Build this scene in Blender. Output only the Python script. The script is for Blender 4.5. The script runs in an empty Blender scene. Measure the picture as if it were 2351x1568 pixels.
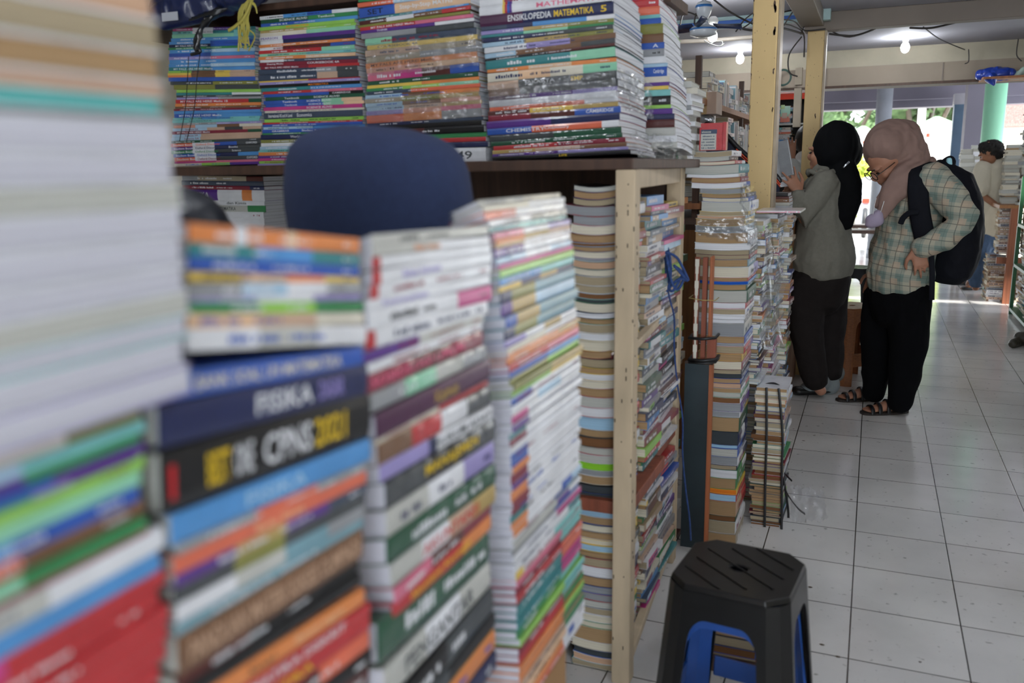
import bpy, bmesh, math, random
from mathutils import Vector, Matrix, noise
R = math.radians
C = bpy.context.scene.collection

# ------------------------------------------------------------------ camera, world, sun, exposure
W_, H_ = 2351, 1568
FPX, YAW, PITCH, ROLL = 1957.66, 0.399395736, 0.200537147, -0.015817214
CAM = Vector((0, 0, 1.33956))
_cy, _sy, _cp, _sp = math.cos(YAW), math.sin(YAW), math.cos(PITCH), math.sin(PITCH)
FW = Vector((-_sy*_cp, _cy*_cp, -_sp)); RT = Vector((_cy, _sy, 0)); UP = RT.cross(FW)
_cr, _sr = math.cos(ROLL), math.sin(ROLL)
RT, UP = _cr*RT+_sr*UP, -_sr*RT+_cr*UP
cam_d = bpy.data.cameras.new('camera'); cam = bpy.data.objects.new('camera', cam_d); C.objects.link(cam)
cam_d.sensor_width = 36; cam_d.lens = FPX/W_*36; cam_d.clip_start = .02
cam.matrix_world = Matrix(((RT.x, UP.x, -FW.x, CAM.x), (RT.y, UP.y, -FW.y, CAM.y), (RT.z, UP.z, -FW.z, CAM.z), (0, 0, 0, 1)))
cam_d.dof.use_dof = True; cam_d.dof.focus_distance = 4.2; cam_d.dof.aperture_fstop = 3.0
bpy.context.scene.camera = cam
vs = bpy.context.scene.view_settings
vs.view_transform = 'Standard'; vs.look = 'None'; vs.gamma = 1; vs.use_curve_mapping = False
vs.exposure = 0.40
wd = bpy.data.worlds.new('world'); bpy.context.scene.world = wd; wd.use_nodes = True
bg = wd.node_tree.nodes['Background']; bg.inputs[0].default_value = (.86, .93, 1, 1); bg.inputs[1].default_value = 4.6
sun_d = bpy.data.lights.new('sun', 'SUN'); sun_d.energy = 9; sun_d.angle = R(3); sun_d.color = (1, .96, .9)
sun = bpy.data.objects.new('sun', sun_d); C.objects.link(sun); sun.rotation_euler = (R(28), R(14), 0)

def at(px, py, x=None, y=None, z=None):
    """the point of a plane (x, y or z constant) seen at a pixel of the photograph"""
    d = FW+RT*(px-W_/2)/FPX-UP*(py-H_/2)/FPX
    if z is not None: t = (z-CAM.z)/d.z
    elif x is not None: t = (x-CAM.x)/d.x
    else: t = (y-CAM.y)/d.y
    return CAM+d*t

# ------------------------------------------------------------------ materials
def lin(h):
    v = [int(h[i:i+2], 16)/255 for i in (0, 2, 4)]
    return tuple([(c/12.92 if c <= .04045 else ((c+.055)/1.055)**2.4) for c in v]+[1])
PAL = dict(w='dfe1e6', cr='d9d2be', tn='aa8c68', br='7c5638', gy='94979b', dg='42484c', bk='15161a', nv='202a58', bl='2058ba',
  sb='3f93d8', lb='a2c8e2', tl='1d868c', aq='6cc3c0', mt='84d0a8', gr='1f8a4a', dn='10553a', lm='8ccc34', ol='86862c', ye='e8c224',
  o='e8842a', co='e8643a', rd='c41e28', cm='8c1836', mg='cc2c86', pk='e0688a', pp='5c2c90', lv='9a8ece', sl='3a4a62', pl='4e1c46',
  sm='dd967c', pc='e8bc90', gd='b89a4c', st='6f9fae', dr='5a2420', ps='c8a488', gw='bcbdb6', pw='c6c6d0', lg='a9a89e', bg='a89a80')
NAME = dict(w='white', cr='cream', tn='tan', br='brown', gy='grey', dg='dark grey', bk='black', nv='navy', bl='blue', sb='sky-blue',
  lb='pale blue', tl='teal', aq='aqua', mt='mint', gr='green', dn='dark green', lm='lime', ol='olive', ye='yellow', o='orange',
  co='coral', rd='red', cm='crimson', mg='magenta', pk='pink', pp='purple', lv='lavender', sl='slate', pl='plum', sm='salmon',
  pc='peach', gd='ochre', st='steel-blue', dr='maroon', ps='beige', gw='off-white', pw='pale lilac', lg='light grey', bg='grey-brown')
MATS = {}
def nodes(name):
    m = bpy.data.materials.new(name); m.use_nodes = True
    return m, m.node_tree.nodes, m.node_tree.links, m.node_tree.nodes['Principled BSDF']
def mat(name, col, rough=.5, coat=0, metal=0, nscale=8, var=.12, bump=0, bscale=60, spec=.5, stretch=(1, 1, 1), emit=None, alpha=None):
    if name in MATS: return MATS[name]
    m, N, L, p = nodes(name)
    c = lin(col) if isinstance(col, str) else col
    tc = N.new('ShaderNodeTexCoord'); mp = N.new('ShaderNodeMapping'); mp.inputs['Scale'].default_value = stretch
    L.new(tc.outputs['Object'], mp.inputs[0])
    no = N.new('ShaderNodeTexNoise'); no.inputs['Scale'].default_value = nscale; no.inputs['Detail'].default_value = 5
    L.new(mp.outputs[0], no.inputs['Vector'])
    rp = N.new('ShaderNodeMapRange'); rp.inputs[1].default_value = .3; rp.inputs[2].default_value = .7
    rp.inputs[3].default_value = 1-var; rp.inputs[4].default_value = 1+var*.5; L.new(no.outputs[0], rp.inputs[0])
    mx = N.new('ShaderNodeVectorMath'); mx.operation = 'SCALE'; mx.inputs[0].default_value = c[:3]; L.new(rp.outputs[0], mx.inputs['Scale'])
    L.new(mx.outputs[0], p.inputs['Base Color'])
    p.inputs['Roughness'].default_value = rough; p.inputs['Metallic'].default_value = metal
    p.inputs['Coat Weight'].default_value = coat; p.inputs['Coat Roughness'].default_value = .12
    p.inputs['Specular IOR Level'].default_value = spec
    if bump:
        n2 = N.new('ShaderNodeTexNoise'); n2.inputs['Scale'].default_value = bscale; n2.inputs['Detail'].default_value = 3; L.new(mp.outputs[0], n2.inputs['Vector'])
        b = N.new('ShaderNodeBump'); b.inputs['Strength'].default_value = bump; b.inputs['Distance'].default_value = .004
        L.new(n2.outputs[0], b.inputs['Height']); L.new(b.outputs[0], p.inputs['Normal'])
        if coat: L.new(b.outputs[0], p.inputs['Coat Normal'])
    if emit: p.inputs['Emission Color'].default_value = lin(emit[0]); p.inputs['Emission Strength'].default_value = emit[1]
    if alpha: p.inputs['Alpha'].default_value = alpha
    MATS[name] = m; return m
def soft(c, k=.84):
    a = lin(PAL[c]); g = .25*a[0]+.65*a[1]+.1*a[2]; return tuple([g+(x-g)*k for x in a[:3]]+[1])
def cover_mat(c, wrap=False):
    return mat('cover_'+c+('_wrapped' if wrap else ''), soft(c), rough=.38, coat=(.9 if wrap else .35), nscale=14, var=.16, bump=(.55 if wrap else .12), bscale=(45 if wrap else 25))
def page_mat(c):
    return mat('pages_'+c, PAL[c], rough=.85, nscale=1, var=.30, stretch=(2, 2, 650), spec=.2)
def ink(c): return mat('ink_'+c, PAL[c], rough=.45, coat=.2, var=.03)
def film_mat():
    if 'film' in MATS: return MATS['film']
    m, N, L, p = nodes('clear_plastic_film')
    out = N['Material Output']; gl = N.new('ShaderNodeBsdfGlossy'); gl.inputs['Roughness'].default_value = .12
    tr = N.new('ShaderNodeBsdfTransparent'); tr.inputs[0].default_value = (.93, .94, .95, 1)
    df = N.new('ShaderNodeBsdfDiffuse'); df.inputs[0].default_value = (.75, .77, .8, 1)
    mu = N.new('ShaderNodeTexMusgrave') if False else N.new('ShaderNodeTexNoise')
    mu.inputs['Scale'].default_value = 40; mu.inputs['Detail'].default_value = 4
    tc = N.new('ShaderNodeTexCoord'); L.new(tc.outputs['Object'], mu.inputs['Vector'])
    b = N.new('ShaderNodeBump'); b.inputs['Strength'].default_value = .9; b.inputs['Distance'].default_value = .01; L.new(mu.outputs[0], b.inputs['Height'])
    L.new(b.outputs[0], gl.inputs['Normal'])
    m1 = N.new('ShaderNodeMixShader'); m1.inputs[0].default_value = .05; L.new(tr.outputs[0], m1.inputs[1]); L.new(df.outputs[0], m1.inputs[2])
    m2 = N.new('ShaderNodeMixShader'); m2.inputs[0].default_value = .17; L.new(m1.outputs[0], m2.inputs[1]); L.new(gl.outputs[0], m2.inputs[2])
    L.new(m2.outputs[0], out.inputs[0]); MATS['film'] = m; return m
def wood(name, col, sc=3): return mat(name, col, rough=.6, nscale=sc, var=.35, stretch=(14, 14, 1), bump=.15, bscale=8)

# ------------------------------------------------------------------ object helpers
def link(name, me, parent=None, mats=None, smooth=False):
    o = bpy.data.objects.new(name, me); C.objects.link(o)
    if mats is not None:
        for m in (mats if isinstance(mats, (list, tuple)) else [mats]): me.materials.append(m)
    if parent: o.parent = parent
    if smooth: me.polygons.foreach_set('use_smooth', [True]*len(me.polygons))
    return o
def tag(o, label=None, cat=None, group=None, kind=None):
    if label: o['label'] = label
    if cat: o['category'] = cat
    if group: o['group'] = group
    if kind: o['kind'] = kind
    return o
def empty(name, loc=(0, 0, 0), label=None, cat=None, group=None):
    o = bpy.data.objects.new(name, None); o.empty_display_size = .05; C.objects.link(o); o.location = loc
    return tag(o, label, cat, group)
class MB:
    def __init__(s): s.v = []; s.f = []; s.mi = []
    def add(s, vs, fs, mi=0):
        b = len(s.v); s.v += [tuple(v) for v in vs]; s.f += [tuple(b+i for i in f) for f in fs]; s.mi += [mi]*len(fs); return s
    def box(s, x0, x1, y0, y1, z0, z1, mi=0, M=None):
        vs = [Vector((x, y, z)) for x in (x0, x1) for y in (y0, y1) for z in (z0, z1)]
        if M is not None: vs = [M @ v for v in vs]
        return s.add(vs, [(0, 1, 3, 2), (4, 6, 7, 5), (0, 4, 5, 1), (2, 3, 7, 6), (0, 2, 6, 4), (1, 5, 7, 3)], mi)
    def bar(s, a, b, w, h, mi=0, up=(0, 0, 1)):
        a = Vector(a); b = Vector(b); d = (b-a); l = d.length; d.normalize(); u = Vector(up)
        if abs(d.dot(u)) > .95: u = Vector((0, 1, 0))
        r = d.cross(u).normalized(); u = r.cross(d)
        vs = [a+d*t*l+r*i*w/2+u*j*h/2 for t in (0, 1) for i in (-1, 1) for j in (-1, 1)]
        return s.add(vs, [(0, 1, 3, 2), (4, 6, 7, 5), (0, 4, 5, 1), (2, 3, 7, 6), (0, 2, 6, 4), (1, 5, 7, 3)], mi)
    def tube(s, pts, rad, n=10, mi=0, side=None, caps=True):
        """tapered tube through pts; rad = number or (r_side, r_other) per point; rounded ends"""
        P = [Vector(p) for p in pts]
        Rr = [(r, r) if not isinstance(r, (tuple, list)) else r for r in (rad if isinstance(rad, list) else [rad]*len(P))]
        T = []
        for i in range(len(P)):
            a = P[max(0, i-1)]; b = P[min(len(P)-1, i+1)]; T.append((b-a).normalized())
        sd = Vector(side) if side else (Vector((0, 0, 1)) if abs(T[0].z) < .8 else Vector((1, 0, 0)))
        rings = []
        seq = []
        if caps:
            for k in (2, 1):
                a = k*math.pi/6; seq.append((P[0]-T[0]*max(min(Rr[0]), .0001)*math.sin(a), T[0], (Rr[0][0]*math.cos(a), Rr[0][1]*math.cos(a))))
        for i in range(len(P)): seq.append((P[i], T[i], Rr[i]))
        if caps:
            for k in (1, 2):
                a = k*math.pi/6; seq.append((P[-1]+T[-1]*max(min(Rr[-1]), .0001)*math.sin(a), T[-1], (Rr[-1][0]*math.cos(a), Rr[-1][1]*math.cos(a))))
        vs = []
        for p, t, r in seq:
            a = (sd-t*sd.dot(t))
            a = a.normalized() if a.length > 1e-4 else t.orthogonal().normalized()
            if not side: sd = a
            b = t.cross(a)
            vs += [p+a*r[0]*math.cos(2*math.pi*k/n)+b*r[1]*math.sin(2*math.pi*k/n) for k in range(n)]
        fs = []
        for i in range(len(seq)-1):
            for k in range(n): fs.append((i*n+k, i*n+(k+1) % n, (i+1)*n+(k+1) % n, (i+1)*n+k))
        fs.append(tuple(range(n-1, -1, -1))); m = (len(seq)-1)*n; fs.append(tuple(m+k for k in range(n)))
        return s.add(vs, fs, mi)
    def ball(s, c, r, n=12, mi=0, M=None):
        c = Vector(c); r = (r, r, r) if not isinstance(r, (tuple, list)) else r
        vs = [Vector((0, 0, r[2]))]
        for i in range(1, n):
            a = math.pi*i/n
            for k in range(2*n):
                b = math.pi*k/n; vs.append(Vector((r[0]*math.sin(a)*math.cos(b), r[1]*math.sin(a)*math.sin(b), r[2]*math.cos(a))))
        vs.append(Vector((0, 0, -r[2])))
        if M is not None: vs = [M @ v for v in vs]
        vs = [v+c for v in vs]; fs = []; q = 2*n
        for k in range(q): fs.append((0, 1+k, 1+(k+1) % q))
        for i in range(n-2):
            for k in range(q): fs.append((1+i*q+k, 1+(i+1)*q+k, 1+(i+1)*q+(k+1) % q, 1+i*q+(k+1) % q))
        e = len(vs)-1
        for k in range(q): fs.append((1+(n-2)*q+k, e, 1+(n-2)*q+(k+1) % q))
        return s.add(vs, fs, mi)
    def mesh(s, name):
        me = bpy.data.meshes.new(name); me.from_pydata(s.v, [], s.f); me.polygons.foreach_set('material_index', s.mi)
        bm = bmesh.new(); bm.from_mesh(me); bmesh.ops.recalc_face_normals(bm, faces=bm.faces); bm.to_mesh(me); bm.free(); return me
    def obj(s, name, mats, parent=None, smooth=False, bevel=0):
        o = link(name, s.mesh(name), parent, mats, smooth)
        if bevel: b = o.modifiers.new('bevel', 'BEVEL'); b.width = bevel; b.segments = 2; b.limit_method = 'ANGLE'
        return o
def fused(name, mb, m, parent=None, voxel=.008, smooth=4, wrinkle=0, wscale=9):
    """melt overlapping closed shapes into one continuous skin"""
    o = link(name, mb.mesh(name), None, m)
    r = o.modifiers.new('r', 'REMESH'); r.mode = 'VOXEL'; r.voxel_size = voxel; r.use_smooth_shade = True
    sm = o.modifiers.new('s', 'SMOOTH'); sm.iterations = smooth; sm.factor = .5
    bpy.context.view_layer.update()
    me = bpy.data.meshes.new_from_object(o.evaluated_get(bpy.context.evaluated_depsgraph_get()))
    old = o.data; o.modifiers.clear(); o.data = me; bpy.data.meshes.remove(old)
    if wrinkle:
        no = [v.normal.copy() for v in me.vertices]
        zm = min(v.co.z for v in me.vertices)
        for v, n in zip(me.vertices, no):
            q = Vector((v.co.x*1.3, v.co.y*1.3, v.co.z*.8))*wscale
            w = noise.noise(q)+.5*noise.noise(q*2.3+Vector((3, 1, 7)))
            v.co += n*wrinkle*(1-abs(w)*2.2)*min(1, max(.1, (v.co.z-zm)/.07))
    me.name = name
    if parent: o.parent = parent
    if not me.materials: me.materials.append(m)
    me.polygons.foreach_set('use_smooth', [True]*len(me.polygons))
    return o
TXT = {}
def text_shape(s):
    if s not in TXT:
        cu = bpy.data.curves.new('t', 'FONT'); cu.body = s; cu.offset = .012; cu.resolution_u = 2
        o = bpy.data.objects.new('t', cu); C.objects.link(o); bpy.context.view_layer.update()
        me = bpy.data.meshes.new_from_object(o.evaluated_get(bpy.context.evaluated_depsgraph_get()))
        v = [x.co.copy() for x in me.vertices]; f = [tuple(p.vertices) for p in me.polygons]
        bpy.data.objects.remove(o); bpy.data.curves.remove(cu); bpy.data.meshes.remove(me)
        x0 = min(a.x for a in v); x1 = max(a.x for a in v); y0 = min(a.y for a in v); y1 = max(a.y for a in v)
        TXT[s] = ([((a.x-x0)/(x1-x0), (a.y-y0)/(y1-y0)) for a in v], f, (x1-x0)/(y1-y0))
    return TXT[s]
def put_text(mb, s, M, x0, x1, z0, z1, y, mi=0, stretch=True):
    v, f, asp = text_shape(s); h = z1-z0; w = min(x1-x0, h*asp*1.7) if stretch else min(x1-x0, h*asp)
    mb.add([M @ Vector((x0+a*w, y, z0+b*h)) for a, b in v], f, mi); return x0+w
def scribble(mb, M, rng, x0, x1, z0, z1, y, mi=0):
    x = x0; h = z1-z0
    while x < x1:
        w = rng.uniform(.3, .8)*h
        if rng.random() < .82:
            zz = z1-(0 if rng.random() < .3 else .25*h)
            mb.add([M @ Vector(p) for p in ((x, y, z0), (x+w, y, z0), (x+w, y, zz), (x, y, zz))], [(0, 1, 2, 3)], mi)
        x += w+.22*h

# ------------------------------------------------------------------ books
rng = random.Random(7)
ORD = ['zeroth', 'first', 'second', 'third', 'fourth', 'fifth', 'sixth', 'seventh', 'eighth', 'ninth', 'tenth', 'eleventh', 'twelfth', 'thirteenth',
  'fourteenth', 'fifteenth', 'sixteenth', 'seventeenth', 'eighteenth', 'nineteenth', 'twentieth']
def ordw(n):
    if n <= 20: return ORD[n]
    t = ['', '', 'twenty', 'thirty', 'forty', 'fifty', 'sixty', 'seventy', 'eighty'][n//10]
    return (t[:-1]+'ieth') if n % 10 == 0 else t+'-'+ORD[n % 10]
def lum(c):
    a = lin(PAL[c]); return .2*a[0]+.7*a[1]+.1*a[2]
def sheet_box(mb, L0, L1, D0, D1, T0, T1, sag, D, mi=0, n=6):
    """flat block running along x, bent along its depth y by sag(t)"""
    vs = []
    for j in range(n+1):
        y = D0+(D1-D0)*j/n; dz = sag(y/D)
        vs += [(L0, y, T0+dz), (L1, y, T0+dz), (L1, y, T1+dz), (L0, y, T1+dz)]
    fs = [(0, 1, 2, 3), (4*n+3, 4*n+2, 4*n+1, 4*n)]
    for j in range(n):
        a = 4*j; b = a+4
        fs += [(a, b, b+1, a+1), (a+1, b+1, b+2, a+2), (a+2, b+2, b+3, a+3), (a+3, b+3, b, a)]
    mb.add(vs, fs, mi)
def book(M, L, D, T, cols, pages, label, group, text=None, tcol=None, wrap=False, sag=None, letter=.8, detail=True):
    """a closed paperback: x along the spine, y into the book, z up; spine on y = 0"""
    sag = sag or (lambda t: 0)
    root = empty('book', M.translation, label, 'book', group); root.matrix_world = M
    ct = min(.0009, T*.12); mb = MB(); mats = []; 
    for c, f in cols:
        m = cover_mat(c, wrap)
        if m not in mats: mats.append(m)
    main = max(cols, key=lambda q: q[1])[0]; mi = mats.index(cover_mat(main, wrap))
    n = 6 if detail else 2
    sheet_box(mb, 0, L, 0, D, 0, ct, sag, D, mi, n); sheet_box(mb, 0, L, 0, D, T-ct, T, sag, D, mi, n)
    x = 0; tot = sum(f for c, f in cols)
    for c, f in cols:
        x1 = x+L*f/tot; k = mats.index(cover_mat(c, wrap)); r = T*.06
        mb.add([(x, 0, 0), (x1, 0, 0), (x1, -r, T*.25), (x1, -r, T*.75), (x1, 0, T), (x, 0, T), (x, -r, T*.75), (x, -r, T*.25),
                (x, .001, 0), (x1, .001, 0), (x1, .001, T), (x, .001, T)],
               [(0, 1, 2, 7), (7, 2, 3, 6), (6, 3, 4, 5), (8, 11, 10, 9), (0, 7, 6, 5, 11, 8), (1, 9, 10, 4, 3, 2)], k); x = x1
    mb.obj('cover', mats, root)
    pb = MB(); g = .0015+rng.random()*.001
    sheet_box(pb, g, L-g, .001, D-g, ct, T-ct, sag, D, 0, n); pb.obj('pages', page_mat(pages), root)
    y = -T*.06-.0004; I = Matrix.Identity(4); tb = MB(); tm = []
    if text:
        parts = text.split('~'); 
        for q in parts:
            fx, s, tc, fe = (q.split('^')+[None]*3)[:4] if '^' in q else (.06, q, None, None)
            fx = float(fx); fe = float(fe) if fe else .97
            c = tc or tcol or ('w' if lum(main) < .3 else 'bk')
            if ink(c) not in tm: tm.append(ink(c))
            put_text(tb, s, I, L*fx, L*fe, T*.22, T*.78, y, tm.index(ink(c)))
    elif detail and rng.random() < letter and T > .004:
        c = tcol or ('w' if lum(main) < .35 else rng.choice(['nv', 'bk', 'cm', 'bl'])); tm.append(ink(c))
        a = rng.uniform(.04, .2); b = a+rng.uniform(.15, .3); scribble(tb, I, rng, L*a, L*b, T*.3, T*.7, y)
        a2 = b+rng.uniform(.04, .15); scribble(tb, I, rng, L*a2, min(L*.9, L*(a2+rng.uniform(.1, .3))), T*.36, T*.64, y)
        if rng.random() < .6: scribble(tb, I, rng, L*.88, L*.95, T*.36, T*.64, y)
    if tb.v: tb.obj('lettering', tm, root)
    return root
def parse(spec, default_page):
    """'y colours;text;flags'"""
    q = spec.split(';'); a = q[0].split(); ys = a[0].split('/'); cols = []
    for c in a[1].split('|'):
        k = c.split(':'); cols.append((k[0], float(k[1]) if len(k) > 1 else 1))
    return float(ys[0]), (float(ys[1]) if len(ys) > 1 else None), cols, (q[1] if len(q) > 1 and q[1] else None), (q[2] if len(q) > 2 else '')
def interp(tb, y, k):
    if y <= tb[0][0]: a, b = tb[0], tb[1]
    elif y >= tb[-1][0]: a, b = tb[-2], tb[-1]
    else:
        for a, b in zip(tb, tb[1:]):
            if a[0] <= y <= b[0]: break
    t = (y-a[0])/(b[0]-a[0]); return a[k]+(b[k]-a[k])*t
PLACED = []
def pile(mode, val, table, specs, desc, group, D=.2, L=None, page='w', jit=.004, wrap=0, sag=None, spines=None, pagemode='spine', level=False, letter=.8, dy=0):
    """books of one pile read off the plane they show: mode 'front' (y = val, spines to -y), 'aisle' (x = val, spines to +x),
    'end' (y = val, the short page ends show, spines to +x).  table rows: (left y, left x, right y or None, right x)"""
    E = [parse(s, page) for s in specs.strip().split('\n')]
    kw = {'x': val} if mode == 'aisle' else {'y': val}
    n = len(E)-1
    for i in range(n):
        y0, yr0, cols, text, fl = E[i]; y1, yr1 = E[i+1][0], E[i+1][1]
        xl = interp(table, (y0+y1)/2, 1); xr = interp(table, (y0+y1)/2, 3)
        if 'X' in fl: q = fl[fl.index('X')+1:].split(','); xl += float(q[0]); xr += float(q[1].split(' ')[0])
        TL = at(xl, y0, **kw); BL = at(xl, y1, **kw)
        if level: zr0, zr1 = TL.z, BL.z; BR = at(xr, y1, **kw); BR.z = BL.z; TR = BR.copy(); TR.z = TL.z
        else:
            r0 = yr0 if yr0 is not None else interp(table, y0, 2); r1 = yr1 if yr1 is not None else interp(table, y1, 2)
            TR = at(xr, r0, **kw); BR = at(xr, r1, **kw)
        if mode == 'aisle' or mode == 'front':
            X = ((TR+BR)-(TL+BL))/2; ln = X.length; X.normalize(); T = ((TL-BL).length+(TR-BR).length)/2
            o = (BL+BR)/2-X*ln/2+ ((TL+TR)/2-(BL+BR)/2-Vector((0, 0, T)))*.5
            Y = Vector((-1, 0, 0)) if mode == 'aisle' else Vector((0, 1, 0))
            if L: o = o+X*(ln-L); ln = L
            Z = X.cross(Y).normalized(); Y = Z.cross(X)
            if pagemode == 'fore' : o = o+X*ln+Y*D; X = -X; Y = -Y
            LL, DD = ln, D
        else:
            Yv = ((TL+BL)-(TR+BR))/2; DD = Yv.length; Y = Yv.normalized(); T = ((TL-BL).length+(TR-BR).length)/2
            X = Vector((0, 1, 0)); Z = X.cross(Y).normalized(); o = BR.copy(); LL = L or .2
        ja = rng.uniform(-jit, jit); jb = rng.uniform(0, jit)*.8; yw = rng.uniform(-1, 1)*jit*2
        Mx = Matrix((X, Y, Z)).transposed().to_4x4(); Mx.translation = o+X*ja*(1 if mode != 'end' else .3)+Y*(jb+dy)
        Mx = Mx @ Matrix.Rotation(yw, 4, 'Z')
        w = 'W' in fl or rng.random() < wrap
        if 'D' in fl: DD = float(fl[fl.index('D')+1:].split(' ')[0])
        if mode == 'end':
            pg = cols[0][0]; sc = cols[1:] or [(rng.choice(spines or 'w|rd|nv|bl|gr|ye|dg|cr|cm|tl|pp|sl|w|w|lb|bk'.split('|')), 1)]
            if not cols[1:] and rng.random() < .5: sc = [sc[0], (rng.choice(['w', 'bk', 'rd', 'ye', 'nv', 'cr', 'gy']), .5)]
            lab = '%s-paged %s book, %s down %s' % (NAME[pg], 'thick' if T > .03 else 'thin' if T < .012 else 'medium', ordw(i+1), desc)
            bk = book(Mx, LL, DD, T*.985, sc, pg, lab, group, text, wrap=w, sag=sag, letter=letter)
        else:
            pg = page
            if 'P' in fl: pg = fl[fl.index('P')+1:].split(' ')[0]
            u = []
            for c, f in cols:
                if NAME[c] not in u: u.append(NAME[c])
            lab = '%s book, %s down %s' % (' and '.join(u[:2]), ordw(i+1), desc)
            bk = book(Mx, LL, DD, T*.985, cols, pg, lab, group, text, wrap=w, sag=sag, letter=letter, tcol=(fl[fl.index('C')+1:].split(' ')[0] if 'C' in fl else None))
        PLACED.append(bk); bk['px'] = max(0, min(2351, xr)-max(0, xl))*max(0, min(1568, y1)-max(0, y0))
SB_parts = []
def keep_largest(n):
    '''the n books showing largest stay objects; the rest melt into the one object of uncountable books'''
    q = sorted(PLACED, key=lambda b: -b['px'])
    for b in q[n:]:
        if b['px'] > 0 or b['group'] == 'books in the foreground piles':
            for ch in b.children:
                M = b.matrix_world
                ms = [sm(m) for m in ch.data.materials]; v = [M @ x.co for x in ch.data.vertices]
                for p in ch.data.polygons: pass
                o = len(SB.v); SB.v += [tuple(x) for x in v]; SB.f += [tuple(o+i for i in p.vertices) for p in ch.data.polygons]; SB.mi += [ms[p.material_index] for p in ch.data.polygons]
        for ch in list(b.children): bpy.data.objects.remove(ch)
        bpy.data.objects.remove(b)
    for b in q[:n]: del b['px']

# ------------------------------------------------------------------ room
def tile_mat():
    m, N, L, p = nodes('white_floor_tiles')
    tc = N.new('ShaderNodeTexCoord'); mp = N.new('ShaderNodeMapping'); mp.inputs['Location'].default_value = (-.0144, -.2154, 0)
    L.new(tc.outputs['Object'], mp.inputs[0])
    br = N.new('ShaderNodeTexBrick'); br.offset = 0; br.squash = 1
    br.inputs['Scale'].default_value = 1; br.inputs['Brick Width'].default_value = .3; br.inputs['Row Height'].default_value = .3
    br.inputs['Mortar Size'].default_value = .0022; br.inputs['Mortar Smooth'].default_value = .2
    br.inputs['Color1'].default_value = lin('e4e3e0'); br.inputs['Color2'].default_value = lin('dad9d7'); br.inputs['Mortar'].default_value = lin('38342f')
    L.new(mp.outputs[0], br.inputs['Vector'])
    n1 = N.new('ShaderNodeTexNoise'); n1.inputs['Scale'].default_value = 2.2; n1.inputs['Detail'].default_value = 8; L.new(tc.outputs['Object'], n1.inputs['Vector'])
    r1 = N.new('ShaderNodeMapRange'); r1.inputs[1].default_value = .35; r1.inputs[2].default_value = .65; r1.inputs[3].default_value = .86; r1.inputs[4].default_value = 1.05; L.new(n1.outputs[0], r1.inputs[0])
    n2 = N.new('ShaderNodeTexNoise'); n2.inputs['Scale'].default_value = 38; n2.inputs['Detail'].default_value = 2; L.new(tc.outputs['Object'], n2.inputs['Vector'])
    r2 = N.new('ShaderNodeMapRange'); r2.inputs[1].default_value = .25; r2.inputs[2].default_value = .34; r2.inputs[3].default_value = .55; r2.inputs[4].default_value = 1; L.new(n2.outputs[0], r2.inputs[0])
    a = N.new('ShaderNodeMath'); a.operation = 'MULTIPLY'; L.new(r1.outputs[0], a.inputs[0]); L.new(r2.outputs[0], a.inputs[1])
    v = N.new('ShaderNodeVectorMath'); v.operation = 'SCALE'; L.new(br.outputs[0], v.inputs[0]); L.new(a.outputs[0], v.inputs['Scale']); L.new(v.outputs[0], p.inputs['Base Color'])
    b = N.new('ShaderNodeBump'); b.inputs['Strength'].default_value = .35; b.inputs['Distance'].default_value = .002; b.invert = True
    L.new(br.outputs['Fac'], b.inputs['Height'])
    b2 = N.new('ShaderNodeBump'); b2.inputs['Strength'].default_value = .08; b2.inputs['Distance'].default_value = .004; n3 = N.new('ShaderNodeTexNoise'); n3.inputs['Scale'].default_value = 9
    L.new(tc.outputs['Object'], n3.inputs['Vector']); L.new(n3.outputs[0], b2.inputs['Height']); L.new(b.outputs[0], b2.inputs['Normal']); L.new(b2.outputs[0], p.inputs['Normal'])
    r3 = N.new('ShaderNodeMapRange'); r3.inputs[3].default_value = .08; r3.inputs[4].default_value = .22; L.new(n1.outputs[0], r3.inputs[0]); L.new(r3.outputs[0], p.inputs['Roughness']); p.inputs['Specular IOR Level'].default_value = .75
    return m
def struct(o): o['kind'] = 'structure'; return o
CEIL = 2.22
M_ceil = mat('grey_ceiling_board', 'a9a8b0', rough=.8, nscale=1.2, var=.10)
M_cream = mat('cream_plaster', 'b8b09c', rough=.75, nscale=2.5, var=.25)
M_beige = mat('beige_panel', '96897a', rough=.75, nscale=2, var=.2)
M_beam = mat('brown_beam_paint', '7d7268', rough=.6, nscale=3, var=.12)
M_dark = wood('dark_wood', '4a3428'); M_red = wood('red_wood', '8a4a34'); M_pale = wood('pale_wood', 'cdb294')
struct(MB().box(-4, 3.2, -3.2, 15, -.06, 0).obj('floor', tile_mat()))
struct(MB().box(-4, 3.2, -3.2, 7.6, CEIL, CEIL+.08).obj('ceiling', M_ceil))
struct(MB().box(-4.1, -4, -3.2, 15, 0, 2.6).obj('wall_left', M_cream))
struct(MB().box(-4, -.2, -3.3, -3.2, 0, 2.6).obj('wall_light_block', M_cream))  # unseen wall added to cut the daylight entering behind the camera
struct(MB().box(3.2, 3.3, -3.2, 8, 0, 2.6).obj('wall_right', M_cream))
l = MB().box(-4, 3.2, 7.6, 7.78, 2.085, CEIL+.3, 0); struct(l.obj('trim_1', M_cream))
l = MB().box(-4, 3.2, 7.57, 7.75, 1.945, 2.085, 0)
for x in (-.42, .42, 1.25): l.box(x, x+.008, 7.562, 7.575, 1.95, 2.08, 1)
struct(l.obj('trim_2', [M_beige, M_beam]))
struct(MB().box(-4, 3.2, 7.55, 7.8, 1.925, 1.945).obj('trim_3', M_dark))
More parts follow.
